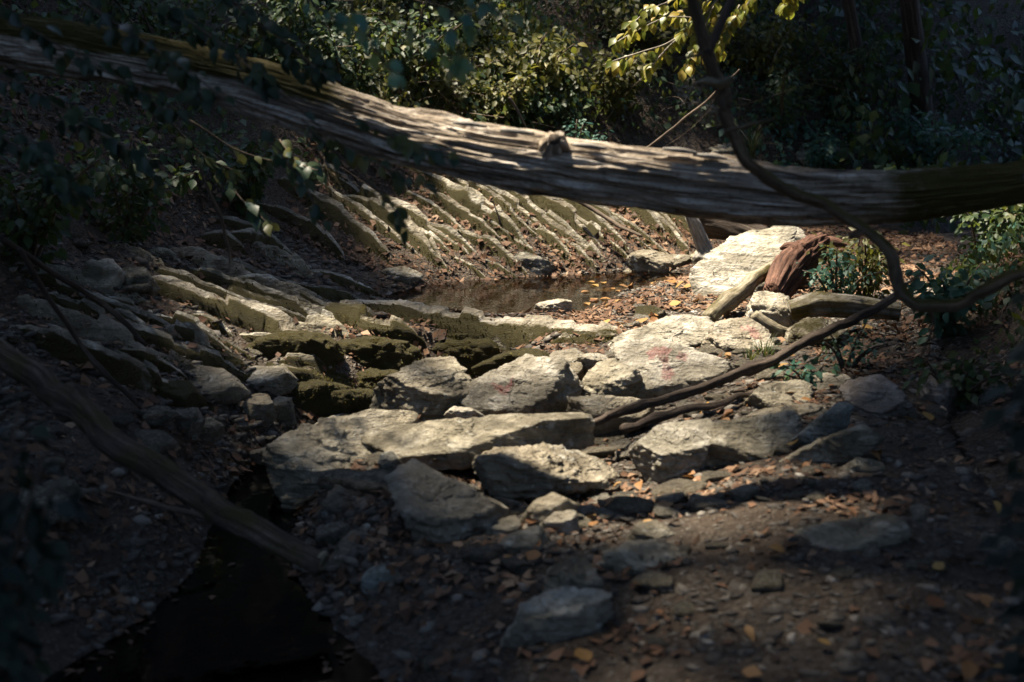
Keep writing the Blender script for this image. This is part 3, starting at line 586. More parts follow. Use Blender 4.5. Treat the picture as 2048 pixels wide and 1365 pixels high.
# --- left bank stones
for i, (pl, lab, mt) in enumerate([
    ([(372, 878), (380, 845), (415, 835), (440, 850), (435, 880), (400, 890)], 'light brown block on the left bank above the dark channel', 'rock'),
    ([(345, 860), (355, 820), (385, 815), (400, 838), (380, 870)], 'round dark stone leaning on the light brown block', 'rock_dark'),
    ([(78, 1005), (90, 968), (130, 958), (157, 980), (150, 1015), (110, 1022)], 'whitish stone alone in the deep shade at the lower left', 'rock'),
    ([(300, 800), (320, 765), (365, 758), (390, 785), (360, 805)], 'black mossy stone on the left bank rubble', 'moss'),
    ([(330, 770), (380, 735), (440, 745), (470, 770), (420, 790), (360, 790)], 'buried brown slab above the rubble on the left bank', 'rock'),
    ([(480, 830), (500, 790), (535, 790), (545, 815), (520, 840)], 'flat grey stone in the rubble, right of the light brown block', 'rock'),
    ([(530, 830), (550, 795), (580, 798), (585, 825), (555, 842)], 'grey stone next to the mossy flat rock on the left bank', 'rock'),
    ([(480, 912), (520, 898), (545, 890), (548, 905), (500, 918)], 'thin pale slab at the edge of the dark channel', 'rock'),
    ([(610, 870), (640, 845), (690, 822), (696, 830), (640, 872)], 'narrow pale edge of slab behind the big brown boulder', 'rock_pale'),
    ([(470, 765), (500, 735), (560, 735), (580, 755), (520, 775)], 'flat ledge stone with dry leaves on the left bank', 'rock_ledge'),
    ([(160, 580), (175, 530), (215, 515), (240, 545), (230, 590), (190, 600)], 'weathered rock head at the top of the long left ledge', 'rock_ledge'),
    ([(230, 590), (245, 540), (285, 535), (310, 570), (290, 605)], 'second weathered rock head at the top of the long left ledge', 'rock_ledge')]):
    rock('stone', pl, lab, mt, 'stone', seed=140+i, sub=4, tau=22)

# ------------------------------------------------------------------ rock ledges of the tilted beds
def resample(P, n):
    P = np.asarray(P, float); s = np.concatenate([[0], np.cumsum(np.linalg.norm(np.diff(P, axis=0), axis=1))]); t = np.linspace(0, s[-1], n)
    Q = np.stack([np.interp(t, s, P[:, k]) for k in range(P.shape[1])], 1)
    if len(P) > 2:
        for _ in range(3): Q[1:-1] = (Q[:-2]+2*Q[1:-1]+Q[2:])/4
    return Q, t
def ledge(path, label, wd=.09, ht=.14, mat='rock_ledge', seed=0, lean=.35, rise=.015, brk=.5, taper=.15):
    """A rib of rock along a path of picture points laid on the terrain: narrow weathered crest, rough face, broken into blocks."""
    if taper > .4 and len(path) > 2:
        (a0, b0), (a1, b1) = path[0], path[1]; path = [(a0-(a1-a0)*.7, b0-(b1-b0)*.7)]+list(path)
    P = np.array([G(a, b) for a, b in path]); n = max(24, int(np.linalg.norm(np.diff(P, axis=0), axis=1).sum()/.018)); Q, t = resample(P, n)
    Q[:, 2] = height(Q[:, 0], Q[:, 1], False, False)
    T = np.gradient(Q, axis=0); T[:, 2] = 0; T /= np.linalg.norm(T, axis=1, keepdims=True)+1e-9
    S = np.stack([T[:, 1], -T[:, 0], T[:, 0]*0], 1); S *= np.sign(-(S@np.array([0, 1, 0]))+1e-9)[:, None]      # S looks to the viewer
    prof = np.array([(-1.2, -1.6), (-1.05, -.2), (-.9, .62), (-.62, .93), (-.2, 1.0), (.2, .98), (.6, .86), (.85, .55), (1.0, .1), (1.1, -.5), (1.2, -1.6)])
    pr, _ = resample(prof, 22); m = len(pr)
    big = fbm(np.stack([t*2.2, t*0+seed*1.7, t*0], 1), 3, seed)
    blk = np.floor(t*4.5+2*noise(np.stack([t*1.3, t*0+seed, t*0], 1), seed+3)); bh = _hash(blk.astype(int), blk.astype(int)*0+seed, blk.astype(int)*0, 5)
    hh = ht*(1+.4*big)*(1-brk*bh); ww = wd*(1+.4*fbm(np.stack([t*3, t*0+seed*2.3, t*0+4], 1), 3, seed+1))
    end = np.minimum(np.minimum(t, t[-1]-t)/taper, 1)**.6; hh = hh*(.15+.85*end); ww = ww*(.3+.7*end)
    hh = hh+rise*end
    V = Q[:, None, :]+S[:, None, :]*(pr[None, :, 0:1]*ww[:, None, None])+S[:, None, :]*(-lean*pr[None, :, 1:2]*hh[:, None, None])
    V[:, :, 2] += pr[None, :, 1]*hh[:, None]
    V = V.reshape(-1, 3); nrm = np.repeat(S, m, 0)*np.tile(pr[:, 0], n)[:, None]; nrm[:, 2] += np.tile(pr[:, 1], n)
    nrm /= np.linalg.norm(nrm, axis=1, keepdims=True)+1e-9
    Tt = np.repeat(t, m); Av, Bv = np.tile(pr[:, 0], n)*wd, np.tile(pr[:, 1], n)*ht
    Q3 = np.stack([Tt*3.5, Av*22, Bv*22], 1)+seed
    k = fbm(Q3, 3, seed, .6)*.6+ridged(Q3*1.3+3, 3, seed+8)*.5+fbm(V*26+seed, 3, seed+4, .6)*.35
    V = V+nrm*(k*(min(wd, .12)*(.42 if wd < .09 else .24)+.006))[:, None]
    i = np.arange(n*m).reshape(n, m); F = np.stack([i[:-1, :-1], i[:-1, 1:], i[1:, 1:], i[1:, :-1]], 2).reshape(-1, 4)
    c = Q[len(Q)//2].copy(); me = mesh_np('rock_ledge', V-c, F)
    mf = np.tile(sm(.35, .8, pr[:, 0])*sm(1.0, .6, pr[:, 1]), n)*(.8+1.0*np.clip(fbm(V*2.2, 2, seed+14)+.4, 0, 1)); attr(me, 'mossf', mf)
    o = tag(link('rock_ledge', me, M[mat], loc=c), label, 'rock ledge', 'tilted rock ledges'); MOSSY.append((int(450*t[-1]), o, np.clip(mf-.55, 0, 1))); return o
for k, (pth, lab, wd, ht, mt) in enumerate(LEDGES):
    far = 8 <= k < 34 or k >= FINE0
    ledge(pth, lab, wd*(.36 if far else .6), ht*(1.7 if far else 1.0), mt, seed=200+k*7, lean=.5 if far else .3, brk=.5 if far else .6, taper=.45 if far else .25)

# ------------------------------------------------------------------ wood: logs, branches, sticks
def tube_mesh(name, P, R, seg=16, step=.03, seed=0, rough=.06, ridge=0, flat=1.0, moss=None, cap=True, wob=0.0, crack=0, soft=6):
    P = np.asarray(P, float); R = np.asarray(R, float); Ltot = np.linalg.norm(np.diff(P, axis=0), axis=1).sum(); n = max(4, int(Ltot/step))
    PR = np.concatenate([P, R[:, None]], 1); Q, t = resample(PR, n)
    if len(P) > 2 and n > 12:
        for _ in range(soft): Q[1:-1] = (Q[:-2]+2*Q[1:-1]+Q[2:])/4
    C, r = Q[:, :3], Q[:, 3]
    if wob: C = C+np.stack([fbm(np.stack([t*3, t*0+k*7, t*0+seed], 1), 2, seed+k) for k in range(3)], 1)*wob
    if wob:   # kinks and swollen nodes
        C = C+np.stack([noise(np.stack([t*11, t*0+k*7, t*0+seed], 1), seed+40+k) for k in range(3)], 1)*min(wob, .03)*.4
        r = r*(1+.45*np.clip(noise(np.stack([t*7, t*0, t*0+seed], 1), seed+50)-.35, 0, 1)*2)
    T = np.gradient(C, axis=0); T /= np.linalg.norm(T, axis=1, keepdims=True)+1e-9
    ref = np.array([0, 0, 1.]) if abs(T[:, 2]).mean() < .85 else np.array([0, 1., 0])
    A = np.cross(T, ref); A /= np.linalg.norm(A, axis=1, keepdims=True)+1e-9; B = np.cross(A, T)
    th = np.linspace(0, 2*math.pi, seg, endpoint=False); cs, sn = np.cos(th), np.sin(th)
    dirv = A[:, None, :]*cs[None, :, None]+B[:, None, :]*sn[None, :, None]*flat
    Lg = np.repeat(t, seg); cth, sth = np.tile(cs, n), np.tile(sn, n); rm = float(np.mean(R))
    base = np.stack([Lg*1.2, cth*1.5, sth*1.5], 1)+seed
    k = rough*(fbm(base, 3, seed)+.5*fbm(np.stack([Lg/rm*1.2, cth*2.5, sth*2.5], 1)+seed, 3, seed+2))
    if ridge:
        w1 = np.stack([Lg*1.5, cth*5.2+.5*noise(base, seed), sth*5.2], 1)+seed; k = k+ridge*(ridged(w1, 3, seed+4)-.4)+ridge*.8*fbm(np.stack([Lg*3, cth*9, sth*9], 1)+seed, 2, seed+6)
    if crack:   # plates of bark and long splits
        ang = np.tile(th, n); wq = np.stack([Lg*1.1+.3*noise(np.stack([Lg*3, cth*3, sth*3], 1), seed), cth*7, sth*7], 1)+seed
        k = k-crack*np.clip(1-np.abs(noise(wq, seed+21))*7, 0, 1)-crack*.7*np.clip(1-np.abs(noise(wq*np.array([2.2, 2, 2])+5, seed+22))*6, 0, 1)
        pl = fbm(np.stack([Lg*2.0, cth*2.5, sth*2.5], 1)+seed+3, 4, seed+25); k = k+.10*sm(.02, .10, pl)+crack*.25*fbm(np.stack([Lg*7, cth*16, sth*16], 1), 3, seed+27)
    rr = np.repeat(r, seg)*(1+k); V = np.repeat(C, seg, 0)+dirv.reshape(-1, 3)*rr[:, None]
    i = np.arange(n*seg).reshape(n, seg); j = np.roll(i, -1, 1); F = np.stack([i[:-1], j[:-1], j[1:], i[1:]], 2).reshape(-1, 4)
    faces = [tuple(f) for f in F] if cap else F
    u = Lg; v = np.tile(np.minimum(th, 2*math.pi-th)/math.pi, n)*rm*8
    if cap: faces = faces+[tuple(i[0][::-1]), tuple(i[-1])]
    c = V.mean(0)
    me = mesh_np(name, V-c, faces); attr(me, 'u', u); attr(me, 'v', v)
    attr(me, 'moss', moss(V, dirv.reshape(-1, 3)) if moss else np.zeros(len(V)))
    return me, c
def tube(name, P, R, mat, label=None, cat=None, parent=None, **kw):
    me, c = tube_mesh(name, P, R, **kw); o = link(name, me, M[mat], loc=c)
    if parent: o.parent = parent; o.location = Vector(c)-parent.location
    elif label: tag(o, label, cat)
    return o
def pix(path, Ys):
    if not hasattr(Ys, '__len__'): Ys = [Ys]*len(path)
    return [at(a, b, Y) for (a, b), Y in zip(path, Ys)]

# the big fallen log across the creek
lp = [(-720, -40), (-260, 40), (60, 85), (300, 128), (500, 172), (650, 222), (800, 272), (1000, 315), (1200, 345), (1400, 372), (1600, 392), (1800, 392), (2000, 372), (2250, 335), (2760, 275)]
ly = [.94*q for q in (7.9, 7.6, 7.3, 7.1, 6.9, 6.75, 6.65, 6.5, 6.42, 6.36, 6.35, 6.35, 6.4, 6.5, 6.7)]
LP = pix(lp, ly); lr = [.14, .14, .138, .138, .136, .134, .134, .137, .142, .148, .145, .13, .112, .10, .09]; lr = [q*(.86 if i < 10 else .78) for i, q in enumerate(lr)]
root = empty('fallen_log', LP[8], 'big weathered fallen log spanning the creek from bank to bank', 'log')
def log_moss_shade(V, d): return sm(-.2, -1.2, V[:, 0])*.55*sm(-.2, .6, d[:, 2])+.45*sm(.9, 2.0, V[:, 0])  # left end: moss; right end: moss tone used to darken it like shade
tube('trunk', LP, lr, 'log', parent=root, seg=220, step=.014, seed=4, rough=.06, ridge=.15, crack=.16, moss=log_moss_shade)
kn = at(1112, 278, 5.93)
knot = tube('knot', [kn+np.array([.0, .09, -.06]), kn+np.array([-.005, .03, -.02]), kn+np.array([-.008, -.005, -.004])], [.085, .062, .034], 'log', parent=root, seg=40, step=.006, seed=9, rough=.35, ridge=.2, crack=.2)
knot_hole = tube('knot_hole', [kn+np.array([-.007, .0, -.004]), kn+np.array([-.009, -.012, .0])], [.027, .024], 'bark', parent=root, seg=20, step=.004, seed=10, rough=.1)
knot_hole.location = knot_hole.location-knot.location; knot_hole.parent = knot
# loose bark flakes on the log
for k, (a, b) in enumerate([(1035, 262), (1180, 292), (1420, 312), (1360, 300), (940, 248), (1560, 350)]):
    p = at(a, b, 5.89); tube('bark_flake', [p+np.array([-.07, 0, .004]), p+np.array([0, 0, .0]), p+np.array([.07, .0, -.012])], [.012, .026, .01], 'grey_wood', parent=root, seg=10, step=.015, seed=30+k, rough=.3, flat=.5)
# the crooked hanging branch close to the viewer
hp = [(1365, -60), (1398, 40), (1415, 110), (1440, 190), (1455, 260), (1482, 325), (1550, 372), (1640, 420), (1700, 462), (1760, 522), (1800, 580), (1850, 606), (1910, 600), (1980, 572), (2120, 520)]
HP = pix(hp, [5.3, 5.3, 5.3, 5.3, 5.3, 5.3, 5.3, 5.25, 5.2, 5.15, 5.1, 5.05, 5.0, 4.95, 4.9])
hb = empty('crooked_branch', HP[-1], 'crooked dark branch curving in front of the log from top to right edge', 'branch')
tube('stem', HP, [q*.78 for q in (.024, .026, .028, .036, .025, .029, .026, .028, .025, .030, .032, .026, .027, .022, .02)], 'brown_bark', parent=hb, seg=28, step=.012, seed=40, rough=.4, wob=.05, crack=.16, soft=1, moss=lambda V, d: .5*sm(0, .8, d[:, 2]))
tube('fork', [HP[2], at(1436, 60, 5.33), at(1462, 5, 5.4), at(1485, -60, 5.45)], [.02, .017, .015, .012], 'bark', parent=hb, seg=10, seed=41)
for k, (pp, r_) in enumerate([([(1455, 262), (1500, 240), (1548, 232)], .007), ([(1700, 462), (1745, 452), (1800, 462)], .008), ([(1850, 606), (1862, 650), (1850, 720)], .009), ([(1415, 110), (1380, 130), (1345, 128)], .006), ([(1800, 580), (1840, 560), (1880, 520)], .007)]):
    tube('side_twig', pix(pp, 5.15), [r_, r_*.7, r_*.3], 'brown_bark', parent=hb, seg=8, step=.02, seed=440+k, rough=.3, wob=.03)
tube('broken_stub', [at(1440, 168, 5.3), at(1415, 160, 5.22), at(1388, 166, 5.2)], [.016, .013, .003], 'mossy_wood', parent=hb, seg=10, step=.01, seed=42)
tube('broken_stub', [at(1440, 172, 5.3), at(1458, 160, 5.24), at(1468, 155, 5.22)], [.018, .016, .008], 'mossy_wood', parent=hb, seg=10, step=.01, seed=43)
# left foreground log with hollow end
fl = pix([(-160, 600), (0, 705), (150, 820), (300, 935), (430, 1015), (540, 1080), (640, 1122)], [6.3, 6.0, 5.75, 5.55, 5.4, 5.3, 5.22])
fo = empty('thin_fallen_trunk', fl[-1], 'thin fallen trunk sloping down from the left edge to a hollow end', 'log')
tube('trunk', fl, [.052, .052, .054, .052, .05, .047, .044], 'trunk_bark', parent=fo, seg=60, step=.014, seed=50, rough=.16, ridge=.08, crack=.14, wob=.02, moss=lambda V, d: .25+0*V[:, 0])
e = fl[-1]; ed = (fl[-1]-fl[-2]); ed /= np.linalg.norm(ed); a1 = np.cross(ed, [0, 0, 1.]); a1 /= np.linalg.norm(a1); a2 = np.cross(a1, ed)
ring = [e+(a1*math.cos(q)+a2*math.sin(q))*.04+ed*.008 for q in np.linspace(0, 2*math.pi, 25)]
tube('hollow_rim', ring, [.013]*25, 'mossy_wood', parent=fo, seg=10, step=.012, seed=52, rough=.15, cap=False)
# diagonal branch lying over the right rocks
tube('fallen_branch', [at(1172, 846, 6.75), at(1240, 828, 6.95), at(1330, 800, 7.15), at(1420, 772, 7.3), at(1520, 728, 7.45), at(1640, 672, 7.6), at(1740, 618, 7.75), at(1800, 585, 7.85)], [.016, .02, .023, .024, .026, .026, .026, .024], 'bark', 'long dark branch lying diagonally over the right hand rocks', 'branch', seg=20, step=.02, seed=60, rough=.35, wob=.018, crack=.12, soft=1)
tube('fallen_branch', [at(1250, 858, 6.75), at(1310, 840, 6.95), at(1390, 815, 7.1), at(1500, 790, 7.3)], [.018, .022, .022, .014], 'bark', 'shorter dark branch on the ground below the long diagonal one', 'branch', seg=14, step=.02, seed=61, rough=.35, wob=.02, soft=1)
# lichen pole, red rotten log, driftwood, stump
tube('lichen_pole', [at(1418, 640, 9.35), at(1450, 605, 9.55), at(1510, 560, 9.85), at(1565, 522, 10.15)], [.046, .05, .052, .052], 'mossy_wood', 'lichen-covered pole leaning on the tilted boulder', 'log', seg=28, step=.02, seed=63, rough=.2, crack=.12, wob=.02, moss=lambda V, d: .25+.2*noise(V*6))
unit0 = np.random.default_rng(3).normal(size=(7, 3)); unit0 /= np.linalg.norm(unit0, axis=1, keepdims=True)
rl = pix([(1548, 592), (1570, 552), (1600, 520), (1640, 492)], [9.7, 9.9, 10.1, 10.3])
ro = empty('rotten_log', rl[0], 'broken reddish rotten log beside the tilted boulder', 'log')
tube('trunk', rl, [.085, .12, .13, .10], 'red_wood', parent=ro, seg=60, step=.014, seed=64, rough=.25, ridge=.12, crack=.3)
tube('splinter', [rl[3], at(1668, 484, 10.25), at(1700, 492, 10.2)], [.06, .04, .006], 'red_wood', parent=ro, seg=14, step=.012, seed=65, rough=.3)
tube('splinter', [rl[2]+np.array([0, -.05, .06]), at(1575, 492, 10.1), at(1560, 498, 10.1)], [.06, .04, .01], 'red_wood', parent=ro, seg=14, step=.012, seed=66, rough=.3)
for k in range(7):
    a_ = rl[3]+unit0[k]*.05; tube('splinter', [rl[2]*.5+rl[3]*.5+unit0[k]*.07, a_+np.array([.03, 0, .03]), a_+np.array([.08+.05*(k % 3), .0, .03+.02*(k % 2)])+unit0[k]*.05], [.03, .016, .002], 'red_wood', parent=ro, seg=8, step=.012, seed=480+k, rough=.4)
dw = pix([(1510, 650), (1530, 625), (1575, 604), (1640, 606), (1720, 618)], [8.9, 9.0, 9.05, 9.0, 8.9])
do = empty('driftwood', dw[2], 'grey driftwood log with a bent root at the foot of the right bank', 'driftwood')
tube('trunk', [at(1580, 622, 8.95), at(1630, 608, 8.95), at(1700, 612, 8.9), at(1800, 625, 8.85)], [.06, .075, .07, .05], 'grey_wood', parent=do, seg=36, step=.015, seed=67, rough=.15, ridge=.10, crack=.2, moss=lambda V, d: .3+0*V[:, 0])
tube('root', [at(1508, 628, 8.8), at(1528, 650, 8.8), at(1560, 668, 8.8), at(1600, 668, 8.85)], [.03, .055, .05, .025], 'mossy_wood', parent=do, seg=20, step=.015, seed=68, rough=.2)
st = pix([(1375, 422), (1388, 445), (1400, 475), (1412, 505), (1405, 525)], [11.6, 11.6, 11.62, 11.6, 11.55])
tube('bleached_stump', st, [.03, .05, .058, .07, .085], 'grey_wood', 'bleached bare stump standing under the fallen log', 'stump', seg=28, step=.012, seed=70, rough=.15, ridge=.1, crack=.2)
tube('old_log', [at(1405, 440, 12.2), at(1460, 452, 12.1), at(1530, 478, 11.9)], [.14, .13, .10], 'bark', 'dark old log lying behind the bleached stump', 'log', seg=40, step=.02, seed=71, rough=.15, ridge=.1)
for k, (pth, Y, r, mt, lab) in enumerate([
    ([(1144, 393), (1190, 424), (1235, 452), (1284, 474)], [12.1, 11.95, 11.8, 11.6], .018, 'twig', 'forked stick lying across the ribs under the fallen log'),
    ([(0, 480), (110, 545), (210, 610), (296, 692)], [6.8, 7.0, 7.15, 7.2], .014, 'bark', 'straight thin stick on the left bank, upper of two'),
    ([(40, 500), (100, 600), (165, 690), (240, 775), (282, 822)], [6.6, 6.7, 6.8, 6.8, 6.8], .012, 'bark', 'thin bent stick on the left bank, lower of two'),
    ([(1260, 320), (1340, 262), (1420, 198), (1480, 140)], 11.8, .01, 'twig', 'thin dead stick leaning out behind the fallen log at right'),
    ([(1018, 195), (1040, 232), (1055, 262)], 11.5, .010, 'twig', 'short thin stick rising behind the middle of the fallen log'),
    ([(1012, 480), (1000, 440), (985, 400)], 11.9, .007, 'twig', 'short twig standing among the far ribs'),
    ([(1130, 668), (1165, 640), (1190, 622)], 9.6, .006, 'twig', 'thin twig dipping into the pool by the sunlit stone'),
    ([(390, 300), (405, 360), (440, 430), (455, 500), (458, 530)], 7.2, .008, 'twig', 'thin hanging vine in the dark left foliage'),
    ([(425, 1040), (300, 1010), (220, 985)], 5.9, .010, 'twig', 'pale stick half buried on the shaded left shore')]):
    tube('stick', pix(pth, Y), [r*1.1]+[r]*(len(pth)-2)+[r*.6], mt, lab, 'stick', seg=10, step=.02, seed=80+k, rough=.2, wob=.01)

# ------------------------------------------------------------------ leaves
LEAF4 = (np.array([(0, 0, 0), (-.30, .42, .07), (.30, .42, .07), (0, .5, 0), (0, 1, -.08)]), np.array([(0, 3, 1), (0, 2, 3), (1, 3, 4), (3, 2, 4)]))
LEAF8 = (np.array([(0, 0, 0), (-.22, .22, .05), (.22, .22, .05), (-.33, .5, .08), (.33, .5, .08), (-.2, .78, .03), (.2, .78, .03), (0, .35, 0), (0, .7, -.02), (0, 1.05, -.12)]),
         np.array([(0, 7, 1), (0, 2, 7), (1, 7, 3), (7, 2, 4), (3, 7, 8), (7, 4, 8), (3, 8, 5), (8, 4, 6), (5, 8, 9), (8, 6, 9)]))
def frames(dirs, normals):
    Yv = dirs/(np.linalg.norm(dirs, axis=1, keepdims=True)+1e-9); Xv = np.cross(Yv, normals); Xv /= np.linalg.norm(Xv, axis=1, keepdims=True)+1e-9
    return Xv, Yv, np.cross(Xv, Yv)
def leaves_mesh(name, pos, dirs, normals, size, cvals, tmpl=LEAF4, wide=1.0):
    curl = rng.uniform(-3.0, 3.0, (len(pos), 1, 1)) if name == 'leaf_litter' else 1.0
    Xv, Yv, Zv = frames(dirs, normals); Vt, Ft = tmpl; n = len(pos); k = len(Vt); size = np.asarray(size)
    W = (Xv[:, None, :]*(Vt[None, :, 0:1]*wide)+Yv[:, None, :]*Vt[None, :, 1:2]+Zv[:, None, :]*Vt[None, :, 2:3]*curl)*size[:, None, None]+pos[:, None, :]
    F = (Ft[None]+(np.arange(n)*k)[:, None, None]).reshape(-1, 3)
    me = mesh_np(name, W.reshape(-1, 3), F, False); attr(me, 'c', np.repeat(cvals, k)); return me
def moss_tufts(o, per=1400, mask=None, ln=(.010, .026)):
    me = o.data; n = len(me.vertices); V = np.empty(n*3, np.float32); me.vertices.foreach_get('co', V); V = V.reshape(-1, 3)
    Nn = np.empty(n*3, np.float32); me.vertices.foreach_get('normal', Nn); Nn = Nn.reshape(-1, 3)
    wgt = np.ones(n) if mask is None else np.asarray(mask, float); wgt = wgt*(Nn[:, 2] > -.4)
    if wgt.sum() < 5: return
    i = rng.choice(n, per, p=wgt/wgt.sum()); P = V[i]+unit(per)*.010; d = Nn[i]+unit(per)*.6; d[:, 2] += .15
    t = leaves_mesh('moss', P, d, unit(per), rng.uniform(*ln, per), np.clip(rng.beta(1.6, 2, per)+noise(P*6, 3)*.3, 0, 1), LEAF4, .7)
    tag(link('moss', t, M['moss_tuft'], o), kind='stuff')
def unit(n): 
    v = rng.normal(size=(n, 3)); return v/np.linalg.norm(v, axis=1, keepdims=True)
LEAFMESH = {}
def single_leaf(kind, wide, bend):
    if kind not in LEAFMESH:
        V, F = LEAF8; V = V.copy(); V[:, 0] *= wide; V[:, 2] -= bend*V[:, 1]**2; LEAFMESH[kind] = mesh_np('leaf', V, F, False)
    return LEAFMESH[kind]
def place_leaf(name, me, mat, pos, d, nrm, size, parent=None):
    X, Y, Z = frames(np.array([d]), np.array([nrm])); m = Matrix((X[0], Y[0], Z[0])).transposed().to_4x4()
    o = bpy.data.objects.new(name, me); COL.objects.link(o)
    if len(me.materials) == 0: me.materials.append(mat)
    if parent: o.parent = parent; pos = np.asarray(pos)-np.array(parent.location)
    o.matrix_basis = Matrix.Translation(Vector(pos)) @ m @ Matrix.Diagonal((size, size, size, 1)); return o

for cnt, o, msk in MOSSY: moss_tufts(o, cnt, msk)
# ground litter, pebbles: nobody could count them
def scatter(n, x0, x1, y0, y1, dens):
    x = rng.uniform(x0, x1, n*3); y = rng.uniform(y0, y1, n*3); k = rng.uniform(size=n*3) < dens(x, y); x, y = x[k][:n], y[k][:n]
    z = height(x, y); e = .03; nx = (height(x-e, y)-height(x+e, y))/(2*e); ny = (height(x, y-e)-height(x, y+e))/(2*e)
    nn = np.stack([nx, ny, np.ones_like(nx)], 1); nn /= np.linalg.norm(nn, axis=1, keepdims=True); return np.stack([x, y, z], 1), nn
def wet(x, y, P): return (inside(x, y, POOL) & (P[:, 2] < POOL_Z))
def litter(name, n, box, dens, label, size=(.022, .06), lift=.03, cb=(1.6, 1.9)):
    P, nn = scatter(n, *box, dens); k = ~((P[:, 2] < STREAM_Z) & (P[:, 1] < 9)); k &= ~(inside(P[:, 0], P[:, 1], POOL) & (P[:, 2] < -.01)); P, nn = P[k], nn[k]
    m = len(P); nr = nn+unit(m)*.45; d = unit(m); d -= nn*np.sum(d*nn, 1, keepdims=True)*.9
    P = P+nn*rng.uniform(.004, lift, (m, 1)); clump = noise(P*2.2, 5)*.25
    tag(link(name, leaves_mesh(name, P, d, nr, size[0]*.45+(size[1]*1.45-size[0]*.45)*rng.uniform(size=m)**2.4, np.clip(rng.beta(*cb, m)+clump*1.6, 0, 1), LEAF4, rng.uniform(.5, 1.5, (m, 1, 1))), M['litter']), label, 'leaf litter', kind='stuff')
litter('leaf_litter', 24000, (-1.8, 4.0, 11.0, 13.6), lambda x, y: .4+.6*sm(-.3, .4, noise(np.stack([x*1.6, y*1.6, x*0], 1), 4)), 'rust brown dead leaves filling the gaps between the far ribs')
litter('leaf_litter', 22000, (-4.4, .6, 5.0, 11.2), lambda x, y: .35+.65*sm(-.2, .5, noise(np.stack([x*2, y*2, x*0], 1), 6)), 'brown dead leaves scattered over the ledges of the left bank')
litter('leaf_litter', 7500, (.2, 3.4, 8.6, 11.6), lambda x, y: .12+.88*sm(-.1, .5, noise(np.stack([x*2.2, y*2.2, x*0], 1), 7)), 'orange brown dead leaves over the sunlit gravel bar', (.025, .062), .03, (2.4, 1.3))
litter('leaf_litter', 9500, (-.6, 3.0, 3.2, 8.6), lambda x, y: .08+.92*sm(0, .55, noise(np.stack([x*2, y*2, x*0], 1), 8)), 'brown dead leaves trodden into the near path', (.02, .055), .02, (1.8, 1.7))
def pebbles(n, box, dens, label, smin, smax, cb=(1.3, 2.8)):
    P, nn = scatter(n, *box, dens); k = ~((P[:, 2] < STREAM_Z+.0) & (P[:, 1] < 9)); P = P[k]; m = len(P)
    Vt, Ft = ico(1); Vt = Vt*1.0; k = len(Vt); S = smin*(smax/smin)**(rng.uniform(size=m)**2.2)
    sc = np.stack([rng.uniform(.8, 1.5, m), rng.uniform(.6, 1.1, m), rng.uniform(.18, .5, m)], 1)*S[:, None]
    a = rng.uniform(0, 6.28, m); tl = unit(m)*.3
    W = Vt[None]*sc[:, None, :]*(1+rng.uniform(-.35, .3, (m, k, 1))); ca, sa = np.cos(a)[:, None], np.sin(a)[:, None]
    x = W[:, :, 0]*ca-W[:, :, 1]*sa; y = W[:, :, 0]*sa+W[:, :, 1]*ca; z = W[:, :, 2]+x*tl[:, :1]+y*tl[:, 1:2]
    W = np.stack([x, y, z], 2)+P[:, None, :]+np.array([0, 0, .15])*sc[:, None, 2:3]
    F = (Ft[None]+(np.arange(m)*k)[:, None, None]).reshape(-1, 3); me = mesh_np('gravel', W.reshape(-1, 3), F, False)
    attr(me, 'c', np.repeat(rng.beta(*cb, m), k)); tag(link('gravel', me, M['pebble']), label, 'gravel', kind='stuff')
pebbles(22000, (-1.6, 2.8, 3.0, 8.8), lambda x, y: .35+.65*sm(-.3, .3, noise(np.stack([x*1.5, y*1.5, x*0], 1), 12)), 'grey brown gravel of the near path', .005, .038)
pebbles(13000, (.2, 3.2, 8.8, 11.8), lambda x, y: x*0+1, 'pale gravel of the sunlit bar beside the pool', .007, .03, (2.2, 1.8))
pebbles(15000, (-4.5, .3, 5, 11), lambda x, y: .2+.8*sm(-.1, .5, noise(np.stack([x*1.2, y*1.2, x*0], 1), 13)), 'grey rubble gravel between the ledges of the left bank', .01, .05)

# loose stones one can pick out
def loose(n, box, dens, label, group, smin, smax, mats):
    protos = []
    for k in range(6):
        V, F = rock_verts([(unit(1)[0], rng.uniform(.62, .95)) for _ in range(11)]+[((0, 0, 1), .55), ((0, 0, -1), .5)], (1, 1, .7), 3, 300+k, .09, 12, 0, 1.0)
        protos.append([mesh_np('loose_stone', V, F) for _ in mats])
        for me, mt in zip(protos[-1], mats): me.materials.append(M[mt])
    P, nn = scatter(n, *box, dens)
    for i, p in enumerate(P):
        if p[2] < STREAM_Z-.02 and p[1] < 9: continue
        s = smin*(smax/smin)**(rng.uniform()**1.7)
        o = bpy.data.objects.new('loose_stone', protos[i % 6][int(rng.integers(len(mats)))]); COL.objects.link(o)
        o.location = (p[0], p[1], p[2]+s*.15); o.rotation_euler = (rng.uniform(-.3, .3), rng.uniform(-.3, .3), rng.uniform(0, 6.28)); o.scale = (s*rng.uniform(.9, 1.5), s*rng.uniform(.7, 1.1), s*rng.uniform(.5, .9))
        tag(o, label, 'stone', group); by_anchor(o, o.location, label)
loose(70, (-.3, 2.2, 3.6, 8.2), lambda x, y: x*0+1, 'small loose path stone', 'loose stones on the near path', .03, .07, ['rock', 'rock', 'rock_pale', 'rock_dark'])
loose(64, (-3.6, -.5, 5.4, 9.6), lambda x, y: x*0+1, 'loose bank stone', 'loose stones on the left bank', .04, .12, ['rock', 'rock', 'rock_ledge', 'rock_dark'])
loose(46, (.4, 2.6, 8.3, 11.2), lambda x, y: x*0+1, 'small loose gravel stone', 'loose stones on the gravel bar', .025, .07, ['rock', 'rock_pale'])
